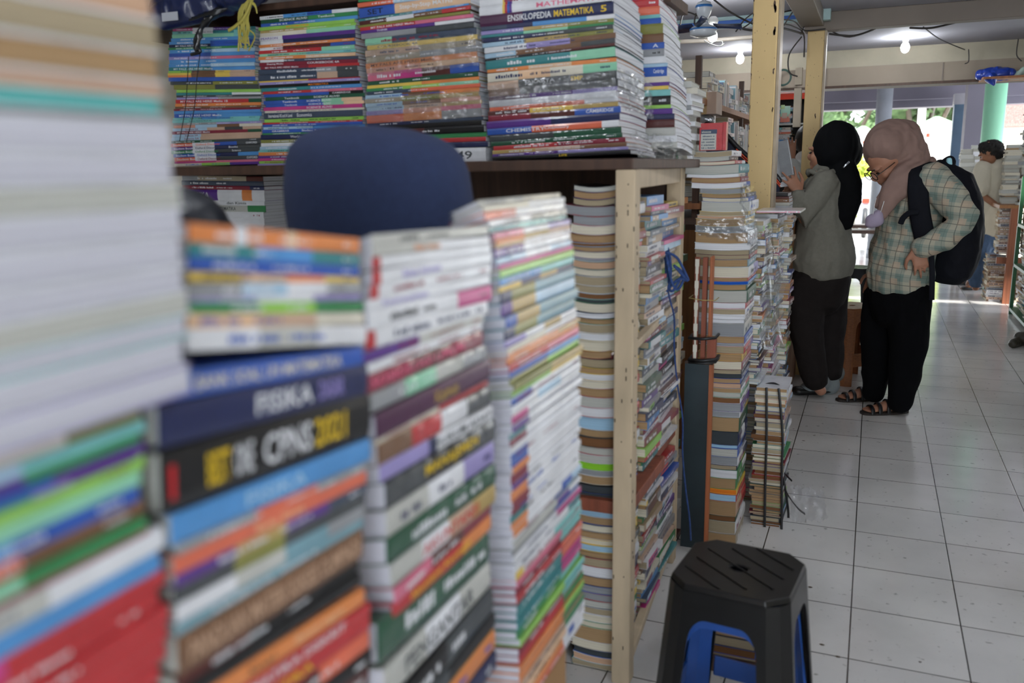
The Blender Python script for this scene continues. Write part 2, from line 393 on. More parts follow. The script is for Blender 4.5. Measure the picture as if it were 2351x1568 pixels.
# beams under the ceiling
b0 = at(1862, 50, y=5.7)
struct(tag(MB().box(-.45, 3.2, 5.66, 5.76, 2.115, CEIL).obj('ceiling_beam', M_beam, bevel=.004), 'brown beam crossing the ceiling to the right of the rear yellow column', 'beam'))
struct(tag(MB().box(-.47, -.34, 3.3, 5.66, 2.14, CEIL).obj('ceiling_beam', M_beam, bevel=.004), 'brown beam running from the rear yellow column towards the viewer', 'beam'))
struct(tag(MB().box(-4, -.3, 5.55, 5.62, 2.16, CEIL, 0).box(-4, -.45, 5.53, 5.55, 2.175, 2.195, 1).obj('ceiling_beam', [mat('pale_blue_paint', 'a9c4c4', var=.2), mat('blue_stripe', '2f5fae')]), 'blue-striped pale beam behind the ceiling fan', 'beam'))
# two yellow wooden columns
def column(cx, cy, w, h, name, label, chips):
    t = empty(name, (cx, cy, 0), label, 'column'); rr = random.Random(3)
    my = mat('yellow_ochre_paint', 'cdb07a', rough=.5, nscale=3, var=.10, stretch=(2, 2, .6)); me = mat('worn_column_edge', 'a3937c', rough=.4, nscale=12, var=.3)
    MB().box(-w/2, w/2, -w/2, w/2, 0, h).obj('post', my, t, bevel=.004)
    MB().box(w/2, w/2+.012, -w/2+.002, w/2, .0, h).obj('edge_strip', me, t, bevel=.002)
    c = MB()
    for (x, z, s) in chips:
        for q in range(4):
            a = x+rr.uniform(-s, s)*.3; b = z+rr.uniform(-s, s)*1.6; k = s*rr.uniform(.4, .9); n = 9
            c.add([(a+k*.7*math.cos(2*math.pi*i/n)*rr.uniform(.6, 1), -w/2-.0012, b+k*2*math.sin(2*math.pi*i/n)*rr.uniform(.6, 1)) for i in range(n)], [tuple(range(n))])
    c.obj('chipped_paint', mat('bare_rust', '4a3428'), t)
    return t
p1 = at(1740, 300, y=3.7); p1b = at(1797, 300, y=3.7)
rr = random.Random(5)
column((at(1724, 240, y=3.65).x+at(1772, 240, y=3.65).x)/2+.002, 3.7, .097, CEIL, 'column', 'nearer yellow ochre wooden column with chipped edges beside the book piles',
       [(.036, 1.94, .012), (.038, 1.86, .010), (.04, 1.70, .006), (.042, 1.55, .005)]+[(rr.uniform(-.048, .046)*1, rr.uniform(1.1, 2.1), .0014) for _ in range(40)]+[(-.046, rr.uniform(1.2, 2.1), .003) for _ in range(25)])
column((at(1846, 240, y=5.65).x+at(1885, 240, y=5.65).x)/2, 5.7, .097, 2.115, 'column', 'rear yellow ochre wooden column behind the woman in the black headscarf',
       [(.02, 1.62, .008)]+[(rr.uniform(-.046, .046), rr.uniform(1.0, 2.1), .0018) for _ in range(30)])
sb_ = at(1846, 130, y=5.6)
o = MB().box(-.02, .02, -.03, .03, -.05, .05).box(-.021, .021, -.031, .031, -.3, -.07).obj('switch_box', mat('switch_cream', 'b5a792')); o.location = (at(1842, 140, y=5.68).x-.015, 5.68, 1.86)
tag(o, 'beige electrical switch box and conduit on the rear yellow column', 'switch box')

# lamps: bulbs hanging from the ceiling
M_bulb = mat('lit_bulb', 'ffffff', emit=('f4f8ff', 30))
M_sock = mat('white_plastic', 'd5d5cf', rough=.4)
def bulb(loc, label, power, rad=.03):
    t = empty('light_bulb', loc, label, 'light bulb', 'bare bulbs on the ceiling')
    x = MB().tube([(0, 0, 0), (0, 0, -.03)], [.028, .02], 14).obj('socket', M_sock, t, True)
    MB().ball((0, 0, -.075), (rad, rad, rad*1.25), 10).tube([(0, 0, -.03), (0, 0, -.055)], [.013, .02], 12).obj('bulb_glass', M_bulb, t, True)
    ld = bpy.data.lights.new('bulb_light', 'POINT'); ld.energy = power; ld.shadow_soft_size = .045; ld.color = (.93, .97, 1)
    lo = bpy.data.objects.new('bulb_light', ld); C.objects.link(lo); lo.parent = t; lo.location = (0, 0, -.075)
    return t
b1 = at(1700, 112, z=CEIL); bulb((b1.x, b1.y, CEIL), 'bare bulb glowing left of the nearer yellow column', 11)
b2 = at(2080, 84, z=CEIL); bulb((b2.x, b2.y, CEIL), 'bare bulb glowing on the ceiling above the shoppers', 11)
for x, y, e in ((.35, .9, 18), (.3, 3.2, 16), (-1.3, 1.0, 10), (1.6, 1.9, 14), (-1.6, 3.6, 8)):  # unseen bulbs added to brighten the near part of the room
    bulb((x, y, CEIL), 'added fill bulb on the near ceiling outside the view', e)

# ------------------------------------------------------------------ book shelf unit
T0 = 1.362
sh = empty('bookshelf', (-1.5, 2.2, 0), 'long wooden bookshelf with cream posts carrying the stacked textbooks', 'bookshelf')
def sp(name, mb, m, bevel=.003):
    o = mb.obj(name, m, None, bevel=bevel); o.parent = sh; o.matrix_parent_inverse = Matrix.Translation((1.5, -2.2, 0)); return o
M_post = mat('worn_cream_paint', 'bfac90', rough=.6, nscale=6, var=.18, stretch=(3, 3, .8), bump=.2, bscale=20)
sp('post', MB().box(-.562, -.514, 1.97, 2.02, 0, T0-.03), M_post); sp('post', MB().box(-.606, -.558, 2.71, 2.76, 0, T0-.03), M_post)
sp('post', MB().box(-2.45, -2.4, 1.97, 2.02, 0, T0-.03), M_post); sp('post', MB().box(-2.45, -2.4, 2.71, 2.76, 0, T0-.03), M_post)
sp('side_rail', MB().bar((-.535, 2.02, T0-.052), (-.58, 2.71, T0-.052), .036, .045), M_post)
sp('side_rail', MB().bar((-.527, 2.02, .905), (-.573, 2.71, .905), .022, .02), M_post)
sp('side_rail', MB().bar((-.527, 2.02, .068), (-.575, 2.71, .068), .025, .025), M_post)
sp('shelf_board', MB().box(-2.5, -.52, 1.97, 2.8, T0-.03, T0-.004), M_dark)
sp('shelf_board', MB().box(-2.45, -.60, 2.1, 2.76, .89, .905), M_dark)
sp('shelf_board', MB().box(-2.45, -.56, 2.0, 2.76, .46, .495).box(-.56, -.525, 2.025, 2.4, .46, .495), M_red)
sp('shelf_board', MB().box(-2.45, -.59, 2.05, 2.76, .04, .06), M_dark)
sp('back_panel', MB().box(-2.45, -.61, 2.74, 2.76, .06, T0-.03), M_dark)
sp('shelf_board', MB().box(-2.5, -1.36, 2.23, 2.8, 1.818, 1.838), M_dark)
sp('post', MB().box(-1.42, -1.38, 2.74, 2.78, T0, 1.818), M_dark); sp('post', MB().box(-2.45, -2.41, 2.74, 2.78, T0, 1.818), M_dark)
sp('back_panel', MB().box(-2.45, -1.38, 2.78, 2.80, T0, 1.818), M_dark)
nl = MB(); rr = random.Random(2)
for k in range(26):
    z = rr.uniform(.1, 1.3); x = rr.choice([-.575, -.585, -.602, -.56]); nl.box(x+.043, x+.0455, 1.9688, 1.97, z, z+rr.uniform(.003, .012))
    z = rr.uniform(.1, 1.3); y = rr.uniform(1.975, 2.015); nl.box(-.514, -.5128, y, y+.0025, z, z+rr.uniform(.003, .009))
sp('nail_marks', nl, mat('dark_marks', '40342a'), 0)

# top shelf, pile by pile
pile('front', 2.2, [(65, 398, 60, 587), (110, 388, 103, 583), (188, 385, 186, 585), (206, 405, 204, 598), (330, 392, 322, 598), (386, 400, 381, 592)], '''
65 mg|w|pp|tl
72 aq|w|tl|aq
79 mt:3|aq
88 sb
96 sb|bl;.1^MATHEMATICS
103 nv|bl;.08^MY PALS ARE HERE! Maths
110 gr;
115 sb|lb
123 bl|sb
131 lv|pk
138 sb
147 sb|lb
155 tl|sb;.06^MY PALS ARE HERE! Maths
163 lm|br|ye:.6|ps
168 ye|br|ye:.6|ps
173 o|br|ye:.6|ps
178 bl
187 dg|ol
195 ol|dg
206 lm
213 tl|tl|w
219 dg
224 lv|gy
229 rd:6|dn;.06^MY PALS ARE HERE! Maths 1B
238 o
245 br
250 cm
255 sb
262 bl|sb;.06^MY PALS ARE HERE! Maths
271 aq|sb|aq
276 aq;.2^Science Activity Book 4A^dg
283 gy|lv
288 sm|lb|br|cr
295 lb:2|ps|dg|ps;.15^Science 5A^cm
302 cm:6|dn;.06^MY PALS ARE HERE! Maths
309 lb|ps:2;.15^Science 5A^cm
316 lb|ps:2;.15^Science 5A^cm
324 dn|dg
330 co|w|bl|dg;.03^Student Book~.29^Oxford Discover^co^.6~.85^OXFORD
338 pp|w|nv|dg;.03^Student Book~.28^Oxford Discover^nv^.55~.66^Books^w^.8
346 gr|w|dg|dg;.03^Student Book~.28^Oxford Discover^gr^.55~.7^Science^w^.8
354 bl|w|nv|sb;.03^Student Book~.28^Oxford Discover^bl^.55
362 co|w|dg|dg;.03^Student Book~.28^Oxford Discover^cm^.55~.85^OXFORD
371 mg|pk
376 cr|lm|pp;
382 br''', 'the leftmost top-shelf pile', 'textbooks on the top shelf', D=.24, wrap=.1, level=False)
pile('front', 2.2, [(38, 597, 16, 820), (105, 594, 87, 812), (143, 596, 134, 820), (187, 592, 175, 824), (222, 607, 211, 834), (275, 606, 267, 834), (310, 601, 303, 836), (385, 588, 381, 832)], '''
38 w|sb|bl|w
46 dn|gr;.2^SCIENCE ALIVE!~.6^Textbook
55 bl|sb
63 lm;.3^MATEMATIKA^o
71 gd|lm
77 cr|mt
86 w|pp:3;.02^PEARSON^pp^.2
95 w|nv:3
104 o
110 w|dr|dr|bl
117 rd|rd|mt;
125 mt|aq
131 o|pc
138 w|sl:3
144 cm;.08^Shaping Maths^w^.4~.5^COURSEBOOK 4A^w^.9
153 cm|rd;.05^MY PALS ARE HERE! Maths
160 sl:3|gy|dg;
172 sl:3|ps|dg
187 ye|rd
190 lv;
196 bk;.5^MATEMATIKA^o
203 tl|sb
211 rd|pk
217 bl:2|bk;.7^CAMBRIDGE^w
224 dn;.2^Textbook~.5^SCIENCE ALIVE!
232 bl:3|mt|pc;.2^Textbook~.45^SCIENCE ALIVE!^w^.7
240 bl:3|mt|pc;.2^Textbook~.45^SCIENCE ALIVE!^w^.7
247 mg;.45^SCIENCE ALIVE!
255 cr
260 sl;.05^International AS and A Level^w^.3~.35^Economics^w^.5
274 lm
282 rd
286 bl
292 lb|sb
298 bl;.1^GRAMMAR~.4^Student Book~.65^Study Skills
306 gr
310 nv;.3^Workbook 1 - BAHASA INGGRIS - SMA Kelas^w^.97
321 ol|gy
329 w|sl:2
337 lb|st:2
344 aq|w
350 o;
358 pp|gr
364 mg|gr
370 lm|tl
376 lv|lm
381 lv|lm
386 br''', 'the second top-shelf pile', 'textbooks on the top shelf', D=.24, wrap=.15)
pile('front', 2.2, [(8, 823, -22, 1078), (48, 823, 8, 1076), (74, 824, 44, 1085), (107, 842, 81, 1094), (153, 840, 123, 1096), (191, 846, 168, 1100), (222, 840, 203, 1102), (283, 840, 265, 1104), (335, 850, 326, 1118), (374, 860, 373, 1118)], '''
-22 lm|w|ye
-8 gr|w|lb|w
6 co|lb|w
18 bl|pc:2;.08^SET~.38^Step-by-Step MATHS^w^.85
44 tl|sb
50 dr|w|br|rd
58 ol
64 rd|pk;.1^MY PALS ARE HERE! Maths
71 pp:1|pp|w;.15^THINK
78 gy|dg;;W
90 mt|sl|sl|sl;;W
105 ye;.1^COURSEBOOK 4A^dg;W
116 ps|bg;;W
131 bg|gy;;W
146 o;.05^MY PALS ARE HERE! Maths^dr
158 sm|pc;;W
169 pk|mg|dr|bl;;W
187 dn
197 ye|o
204 gr|lm|mt
211 sl:2|co:3
219 lb|br|o;;W
228 bg|ol|gd;;W
238 lb|br|sm;;W
247 lb|ps|gd;;W
256 lv|sm|pk;;W
266 co|o|gy;;W
284 nv|sl
291 bk
301 dr|bk
315 gr
324 w|rd
333 tl|nv
344 w;.75^49^dg
374 br''', 'the third top-shelf pile', 'textbooks on the top shelf', D=.24, wrap=.4)
pile('front', 2.2, [(-20, 1104, -60, 1400), (37, 1103, 1, 1408), (61, 1104, 31, 1411), (143, 1112, 104, 1410), (157, 1118, 131, 1415), (190, 1120, 160, 1417), (224, 1120, 200, 1416), (240, 1124, 214, 1414), (283, 1118, 262, 1425), (301, 1120, 280, 1422), (340, 1132, 318, 1434), (368, 1132, 353, 1452)], '''
-20 w|w
0 w:2|ye:.2|rd:.2|bl:.2|pp:.2|w:8
17 w:2|ye:.2|rd:.2|bl:.2|pp:.2|w:8;.45^MATHEMATICS^pk
37 pl|nv:2;.22^ENSIKLOPEDIA^w^.55~.57^MATEMATIKA^ye^.86~.91^5^ye
61 sl|nv|sb:2|w
72 lv|gd|ol;;W
81 tl|mt|gr
88 nv|dg;;W
99 lb|gd|ol;;W
110 w|lv|br;;W
124 lb|br:2|dg;;W
136 bk|dr
143 tl|tl|mt
158 o|pc|o
168 cr|pc|cr|mt
190 ps|dg:3;.3^JAKARTA^w^.6~.66^SMP^ye^.75;W
207 br|dg:3;;W
222 pl|pp|lv
232 w;;W
247 co:3|w
256 dr|ye|gd;;W
266 cm|dr|bl;.75^CAMBRIDGE^w^.95
279 pp|nv
296 bl:2|co:3|w:.7;.15^CHEMISTRY~.45^Chemistry
311 dg|dn;;W
326 dn;;W
336 rd|cm;;W
346 gd|ps|br
354 pp|lv
360 bk;.5^LIFE^ye^.56
368 br''', 'the fourth top-shelf pile', 'textbooks on the top shelf', D=.29, wrap=.3, sag=lambda t: -.012*t*t)
pile('front', 2.53, [(-30, 1300, -40, 1510), (60, 1300, 55, 1515), (340, 1300, 340, 1555)], '''
-30 rd|cm
-5 w|bl
14 cm|w|rd
32 pk|co
50 sb|aq
58 w|bl
70 lm|ol
92 bk|br
112 w|bl;.88^A^w
126 w|gy
143 gy|w
158 w|lb
166 bl;.86^Cambridge
187 w|cr
200 pp
208 o|ye
216 nv|aq
230 dn|bk
250 lm
258 lv|pp
270 rd|nv
282 bk|dr
300 w|gw
318 dg|w
332 w|gw
345 br''', 'the pile behind the fourth top-shelf pile', 'textbooks in the second row of the top shelf', D=.25, L=.28, wrap=.3, level=True, sag=lambda t: -.02*t*t, letter=.3)
pile('front', 2.2, [(400, 416, 402, 600), (434, 420, 437, 609), (530, 420, 531, 606)], '''
403 gy|bg:3|dr
414 sl;;W
425 cm:5|nv
434 pp:3|w:2|o:.8|w:1;.13^FISIKA^w^.34
459 w;.04^Fisika Matematika^dg^.3~.55^dan Kimia^dg^.8
470 dn|gw:2|gr:.8;.4^MATEMATIKA^dg^.65
485 w;
500 w
516 w
531 w
546 w|lb
565 dg
585 w
605 br
625 w|gy
650 nv
680 w''', 'the left pile below the top shelf', 'textbooks below the top shelf', D=.24)
# tan-paged piles behind the front cream post, spines towards the aisle; upper dark grey-paged book paints a gap's shade
pile('end', 2.02, [(430, 1316, 430, 1424), (900, 1318, 900, 1423), (1568, 1318, 1568, 1416)], '''
430 gw;;X4,-1
442 tn;;X4,-6
459 bg;;X4,-6
474 gy;;X-16,14
497 gy
519 cr
539 tn;;X-16,10
558 br;;X-16,10
566 tn;;X-16,10
577 cr
594 gy
600 ps
618 cr
634 bg
655 bg
673 br
686 dg
695 cr
717 w
730 tn
743 bg
763 w
780 cr
805 tn;;X2,-16
822 bg
842 tn
855 w
871 cr
888 tn
909 gw
931 w
954 lb
983 tn
1000 br
1022 gw
1040 gw
1058 lm|lm
1074 gy
1088 tn
1107 br''', 'the upper pile beside the front cream post', 'old paperbacks between the cream posts', L=.2, letter=.5, sag=lambda t: .007*(2*t-1)**2, jit=.009, level=True)
pile('end', 2.02, [(1107, 1316, 1107, 1424), (1568, 1318, 1568, 1420)], '''
1108 dg|bk;;W
1126 dg
1144 gy
1163 lb
1180 tn
1198 cr
1214 tn
1231 cr|ye
1243 lb
1258 tn
1274 bg
1294 w
1316 tn
1337 gy
1354 gy|rd
1371 gw
1387 bg
1402 cr
1418 cr
1431 tn
1464 cr
1482 dg
1497 ps
1512 bg
1527 cr
1545 lb
1562 w
1585 tn
1610 br''', 'the lower pile beside the front cream post', 'old paperbacks between the cream posts', L=.2, letter=.5, sag=lambda t: .006*(2*t-1)**2, jit=.009, level=True)

# ------------------------------------------------------------------ foreground piles on the low bench along the aisle
XF = -.4
pile('aisle', -.39, [(-80, 0, 0, 354), (230, 0, 0, 385), (500, 0, 0, 430), (1000, 0, 0, 452), (1300, 0, 0, 460)], '''
-120 w;;Pps
-20 w;;Pbg
70 w;;Ptn
150 w;;Pps
195 aq|w;;Paq
238 w;;Pgy
262 w;;Ppw
350 w;;Ppw
430 w;;Pgw
505 w;;Ppw
585 w;;Ppw
670 w;;Ppw
745 w;;Pgw
815 aq;;Ppw
880 w;;Ppw
960 lv;;Ppw
1045 w''', 'the tall far-left foreground pile', 'books in the foreground piles', D=.2, L=.25, pagemode='fore', level=True, letter=0)
pile('aisle', -.4, [(1045, 0, 0, 340), (1380, 0, 0, 348), (1410, 0, 0, 400), (1900, 0, 0, 405)], '''
1045 ol|cr:.5|ol:.4
1079 sb|lb|aq
1113 gr|gr|pp:.3|gr
1138 sl|bl|bl|pp
1162 tl:3|lv:.4|pp:.8
1180 lm|ol|lm|lm
1215 lm|mt
1255 bl|sb|bl
1300 br|co|br
1343 gr|mt|gr
1378 cm
1402 w|gw|w;.3^BIOLOGI^gy^.8
1466 lb|sb;.05^MATEMATIKA^rd^.7
1520 lv:3|lv|mg:.3|rd:3.4
1570 ye:3|lv|mg:.3|rd:3.4
1622 lm:3|ye|mg:.3|rd:3.4
1674 lv:3|ye|mg:.3|rd:3.4
1726 ye:3|lm|mg:.3|rd:3.4
1780 lm:3|ye|mg:.3|rd:3.4
1832 cr:3|ye|mg:.3|rd:3.4
1886 rd''', 'the lower far-left foreground pile', 'books in the foreground piles', D=.2, L=.25, level=True, letter=.3)
pile('aisle', XF, [(513, 430, 545, 822), (640, 430, 648, 822), (760, 428, 750, 838), (805, 425, 792, 838)], '''
513/545 o|w:.3|o|pc:.3|o:2
552/583 tl|sb|tl
586/612 bl
622/636 ye|pc|o|ye
648/648 gy|lb|w|gy;;W
688/672 lv|w|lv;;W
695/692 gr|lm|gr
722/716 pc|ps|cr
754/746 w|gw|w
806/790 w''', 'the short pile on top of the CPNS pile', 'books in the foreground piles', D=.19, wrap=.3, jit=.001)
pile('aisle', XF, [(858, 385, 797, 834), (930, 362, 840, 835), (1046, 356, 900, 845), (1192, 372, 1003, 845), (1252, 402, 1061, 845), (1322, 405, 1109, 842), (1450, 405, 1210, 832), (1620, 410, 1347, 825), (1668, 420, 1385, 847), (2000, 430, 1600, 850)], '''
858/797 bl;.12^BANK SOAL UN MATEMATIKA^cr^.85
925/840 nv;.38^FISIKA^w^.66~.7^DASAR^lv^.84
1040/900 bk;.02^I^rd^.04~.16^BEST^ye^.25~.27^ONE^w^.35~.4^CPNS^w^.64~.66^2021^ye^.84
1192/1003 sb;.3^FISIKA^lb^.8
1252/1061 gy|co|gy;;W
1280/1078 co;.35^Buku Siswa^pc^.6;W
1322/1109 pp|gd|pp|sl;;W
1353/1131 dg|ol|dg|dg;;W
1390/1162 w|gw|st|gy
1440/1189 st
1462/1212 br|br;.04^PANDUAN MATERI SUKSES OLIMPIADE^ps^.98
1560/1282 dr|bk:2
1592/1310 bk
1622/1347 o;.3^Soal^br^.5~.55^Bahasa Inggris^pc^.85
1668/1385 rd;.1^MATEMATIKA DISKRIT^w^.9
1716/1412 rd|rd;.2^STATISTIKA^ye^.8
1765/1445 co|dr|co
1815/1490 bk
1870/1525 o|dr
1930/1570 dr''', 'the pile with the black CPNS book', 'books in the foreground piles', D=.19, jit=.002, page='gw')
pile('aisle', XF, [(540, 850, 515, 1120), (588, 862, 560, 1126), (715, 848, 650, 1130), (860, 840, 758, 1108), (940, 852, 822, 1118), (1069, 876, 930, 1130), (1188, 890, 1040, 1135), (1297, 892, 1109, 1138), (1391, 912, 1175, 1126), (1485, 868, 1246, 1122), (1600, 890, 1335, 1125), (1800, 900, 1480, 1140), (2000, 900, 1640, 1140)], '''
540/515 gw;;D.06
567/540 gw|w;.3^Buku Guru^o^.6;D.08
587/562 rd:.3|w:6;
622/578 rd:.3|w:6;.2^Bahasa Indonesia^lv^.5
658/604 rd:.3|w:6
688/630 w;.1^Kewirausahaan^lv^.5
716/652 w:4|mg:2
758/690 rd:.3|w:5;
808/720 pp:2|gw:3
838/738 w
862/756 cm|dr|cm;.03^SOSIOLOGI UMUM^pk^.97;W
905/793 gy|mt|gw|gy;;W
955/822 pl;.45^Kamus^gd^.66;
1012/872 cr|rd
1022/884 br|rd|w|dg;;W
1069/930 lv:2|nv:.4|w:3;.42^HUKUM ADAT^dg^.98
1109/962 dg|bk|dg;.3^MANAJEMEN^ye^.8;W
1175/1010 gw|w|lv;
1235/1062 dn;;W
1297/1109 gw|w|ps|gd;.25^AKUNTANSI^rd^.8
1350/1152 pk|dr|cm;;W
1395/1180 rd|rd|o;.15^Akuntansi Keuangan^ye^.75
1432/1218 dn;;W
1530/1296 gw|w|gw;.15^PENGANTAR^dg^.8
1625/1345 bk|dg
1700/1405 dg|bk
1745/1440 ye|o
1800/1490 nv
1860/1530 cr''', 'the plum-spined foreground pile', 'books in the foreground piles', D=.1, page='pw', jit=.003, sag=lambda t: -.02*t)
pile('aisle', XF, [(460, 1112, 0, 1290), (500, 1122, 0, 1300), (560, 1140, 0, 1313), (780, 1158, 0, 1326), (900, 1172, 0, 1334), (1000, 1175, 0, 1332), (1250, 1163, 0, 1330), (1400, 1172, 0, 1336), (1568, 1182, 0, 1340), (1800, 1190, 0, 1345)], '''
460 gw|cr;;D.035
473 cr|w;;D.04
486 co|w|w;;D.045
505 w|gw;;D.05 W
522 tl|aq|tl
536 pk|w|lv;;W
550 o|gd|ps
563 gd|w|w;;W
572 pp|w|w;;W
594 lb|w|lb;;W
610 mg
622 lm
641 sb|aq
660 ye|nv|gd|nv
673 nv:.4|ol|st:2
701 pp:.4|gd|lb:2
732 bl:.4|gd|st:2
760 nv:.4|ol|st:2
787 lv|w|gd|w
804 cr|w
818 o|o|gd
830 o
842 rd|pk
859 bl|sb
874 ol|lm
890 ol|gd
906 lm|ye
918 bl|w:3
937 w|lb|w
958 mg|w:4
980 pp|w:4
998 tl|w:4
1014 cm|w:4
1030 w
1046 bl|w:4
1062 bl|w:4
1080 o|w:4
1097 cm|w:4
1122 pp|w:4
1137 o|w:4
1162 cm|w:4
1180 cm|w:4
1196 tl|w:4
1217 o|w:4
1235 o|w:3|bl|lb
1254 w:3|bl|lb
1268 gw:3|pp|w
1282 gy:3|bl:2
1298 w:3|mg:2
1316 w:4|tl
1336 ye:.4|w:2|aq:2
1356 pk:3|aq:1.6
1374 cm:3|aq:1.6
1392 rd:3|co:1.6
1412 tl:3|co:1.6
1432 tl:3|mg:1.6
1452 tl:3|mg:1.6
1472 gr:3|aq:1.6
1492 lm:3|aq:1.6
1512 cm:3|aq:1.6
1532 rd:3|gr:1.6
1552 o:3|lm:1.6
1572 o:3|gr:1.6
1592 ps:3|gr:1.6
1612 pc:3|w:1.6
1632 o:3|w:.5|bl:.5|w
1652 co:3|w:1.6
1672 mg''', 'the thin-booklet foreground pile', 'books in the foreground piles', D=.1, L=.27, level=True, letter=.35, wrap=.25, sag=lambda t: -.014*t, page='pw')
# what carries them: a bench with packing boxes (below the frame)
bn = empty('bench', (-.52, .65, 0), 'low wooden bench under the foreground book piles', 'bench')
MB().box(-.13, .13, -.55, .58, .33, .36).obj('bench_top', M_dark, bn)
for sx in (-.1, .1):
    for sy in (-.5, .53): MB().box(sx-.02, sx+.02, sy-.02, sy+.02, 0, .33).obj('leg', M_dark, bn)
M_card = mat('brown_cardboard', '9a7650', rough=.8, nscale=5, var=.1)
def card(x0, x1, y0, y1, z0, z1, label):
    t = empty('cardboard_box', ((x0+x1)/2, (y0+y1)/2, z0), label, 'box'); w, d, h = x1-x0, y1-y0, z1-z0
    MB().box(-w/2, w/2, -d/2, d/2, 0, h).obj('carton', M_card, t, bevel=.003)
    MB().box(-.025, .025, -d/2-.001, d/2+.001, .01, h+.0008).obj('packing_tape', mat('tape', 'b79a70', rough=.25), t)
for lo, key in ((0, 'far left'), (1, 'second'), (2, 'third'), (3, 'fourth')):
    ys = ((.125, .375), (.385, .615), (.63, .88), (.9, 1.19))[lo]
    q = [b for b in PLACED if b['group'] == 'books in the foreground piles' and ys[0]-.03 < b.matrix_world.translation.y < ys[1]-.05]
    zb = min([b.matrix_world.translation.z for b in q])-.002
    card(-.6, -.415, ys[0], ys[1], .36, zb, 'cardboard carton carrying the %s foreground pile' % key)

# ------------------------------------------------------------------ aisle piles beyond the shelf
pile('end', 2.93, [(345, 1583, 0, 1684), (398, 1576, 0, 1694), (445, 1613, 0, 1716), (484, 1611, 0, 1727), (500, 1601, 0, 1713), (570, 1596, 0, 1724), (600, 1600, 0, 1720), (680, 1604, 0, 1716), (850, 1606, 0, 1705), (930, 1610, 0, 1702), (1100, 1610, 0, 1692), (1300, 1608, 0, 1690)], '''
347 bg;;X0,-4
360 gw;;X-8,-12
370 cr;;X-6,2
378 gw;;X-2,8
399 w;;X-2,3
407 tn
419 w|w|bl;;X-8,0
431 gy
444 tn
453 cr
462 gw|w
484 bg
493 ps
501 tn|ye
517 gy|lb;;W
531 tn|w;;W
556 w|w
571 bg
582 bg
592 tn|st
609 cr|w|lv
633 tn|rd
642 bl|sb
649 tn|dn|dn|dn
662 gw|dn
690 w|rd|cm
704 bg|w
717 w|w|dn
728 w|gy
737 gy|gw
766 tn|bl
783 gy|w
789 bg|rd|rd|pp
806 tn|ye|rd
823 cr|cm
842 bg|bk
852 dg|nv
862 tn|bl
873 ps|nv
884 tn|w|rd
895 gw|gr
906 br|w
919 gy|pp
938 gy|w|ye
951 tn|dn
984 dg|nv|w|nv
1014 lb|bl
1022 gw|bl|nv
1041 gy|w|nv
1060 bg|nv|ye
1070 w|gr|w
1090 tn|gr
1115 o|ye
1126 lb|rd
1142 tn|ps|rd
1176 br|dn|w
1188 bg|w
1216 tn|bg
1242 bg|gy
1268 br''', 'the page-ends pile by the yellow column', 'old books piled along the aisle', L=.21, level=True, jit=.008, sag=lambda t: -.004*math.sin(t*3.14), letter=1)
# red and white boxed book standing on that pile
a = at(1606, 346, y=2.95); b = at(1672, 343, y=2.95); h = .087
t = empty('book', (a.x, 2.95, a.z), 'red and white book standing upright on top of the page-ends pile', 'book'); w = b.x-a.x-.02
MB().box(0, w, 0, .03, 0, h).obj('pages', page_mat('cr'), t)
MB().box(-.001, w+.001, -.002, 0, -.0, h+.002).box(w, w+.012, -.002, .032, 0, h+.004, 1).obj('cover', [cover_mat('rd', True), cover_mat('rd', True)], t)
q = MB().box(.004, w-.02, -.004, -.002, .002, h*.62, 0).box(.004, w-.018, -.0045, -.002, h*.62, h*.78, 1)
for k in range(5): scribble(q, Matrix.Identity(4), rng, .007, w-.026, .006+k*.0095, .0105+k*.0095, -.0048, 1)
scribble(q, Matrix.Identity(4), rng, .007, w*.5, h*.66, h*.73, -.0052, 0)
q.obj('lettering', [ink('gw'), ink('sl')], t)

# books nobody can tell apart one by one: small, far or half hidden
SB = MB(); SM = []
def sm(m):
    if m not in SM: SM.append(m)
    return SM.index(m)
COLS = 'w w w w cr gw gy gy dg nv bl rd cm gr dn ye o tl pp lb sb lm bk tn ps sl br bg dr mg'.split()
def stuff_pile(x, y, z0, z1, L, D, face, tmin=.008, tmax=.028, cols=COLS, pages=('w', 'cr', 'tn', 'gw', 'bg'), jit=.01, tilt=0, wrap=.3, let=.9, rg=None):
    """pile with its spine corner at x, y; face 'aisle' (+x), 'front' (-y) or 'pages' (pages to -y)"""
    rg = rg or rng; z = z0; rot = {'aisle': math.pi/2, 'front': 0, 'pages': math.pi/2}[face]
    while z < z1:
        T = rg.uniform(tmin, tmax); c = rg.choice(cols); k = sm(cover_mat(c, rg.random() < wrap)); pm = sm(page_mat(rg.choice(pages)))
        l = L*rg.uniform(.9, 1.02); d = D*rg.uniform(.85, 1)
        M = Matrix.Translation((x+rg.uniform(-jit, jit), y+rg.uniform(-jit, jit), z)) @ Matrix.Rotation(rot+rg.uniform(-.05, .05), 4, 'Z') @ Matrix.Rotation(tilt, 4, 'Y')
        ct = .0008
        SB.box(0, l, 0, d, 0, ct, k, M).box(0, l, 0, d, T-ct-.0004, T-.0004, k, M).box(0, l, 0, .001, ct, T-ct, k, M).box(.002, l-.002, .001, d-.002, ct, T-ct, pm, M)
        if rg.random() < .35: SB.box(l*.1, l*rg.uniform(.3, .7), -.0006, 0, 0, T-.0004, sm(cover_mat(rg.choice(cols))), M)
        if rg.random() < let: scribble(SB, M, rg, l*.1, l*rg.uniform(.4, .9), T*.28, T*.72, -.001, sm(ink('w' if lum(c) < .3 else 'nv')))
        z += T
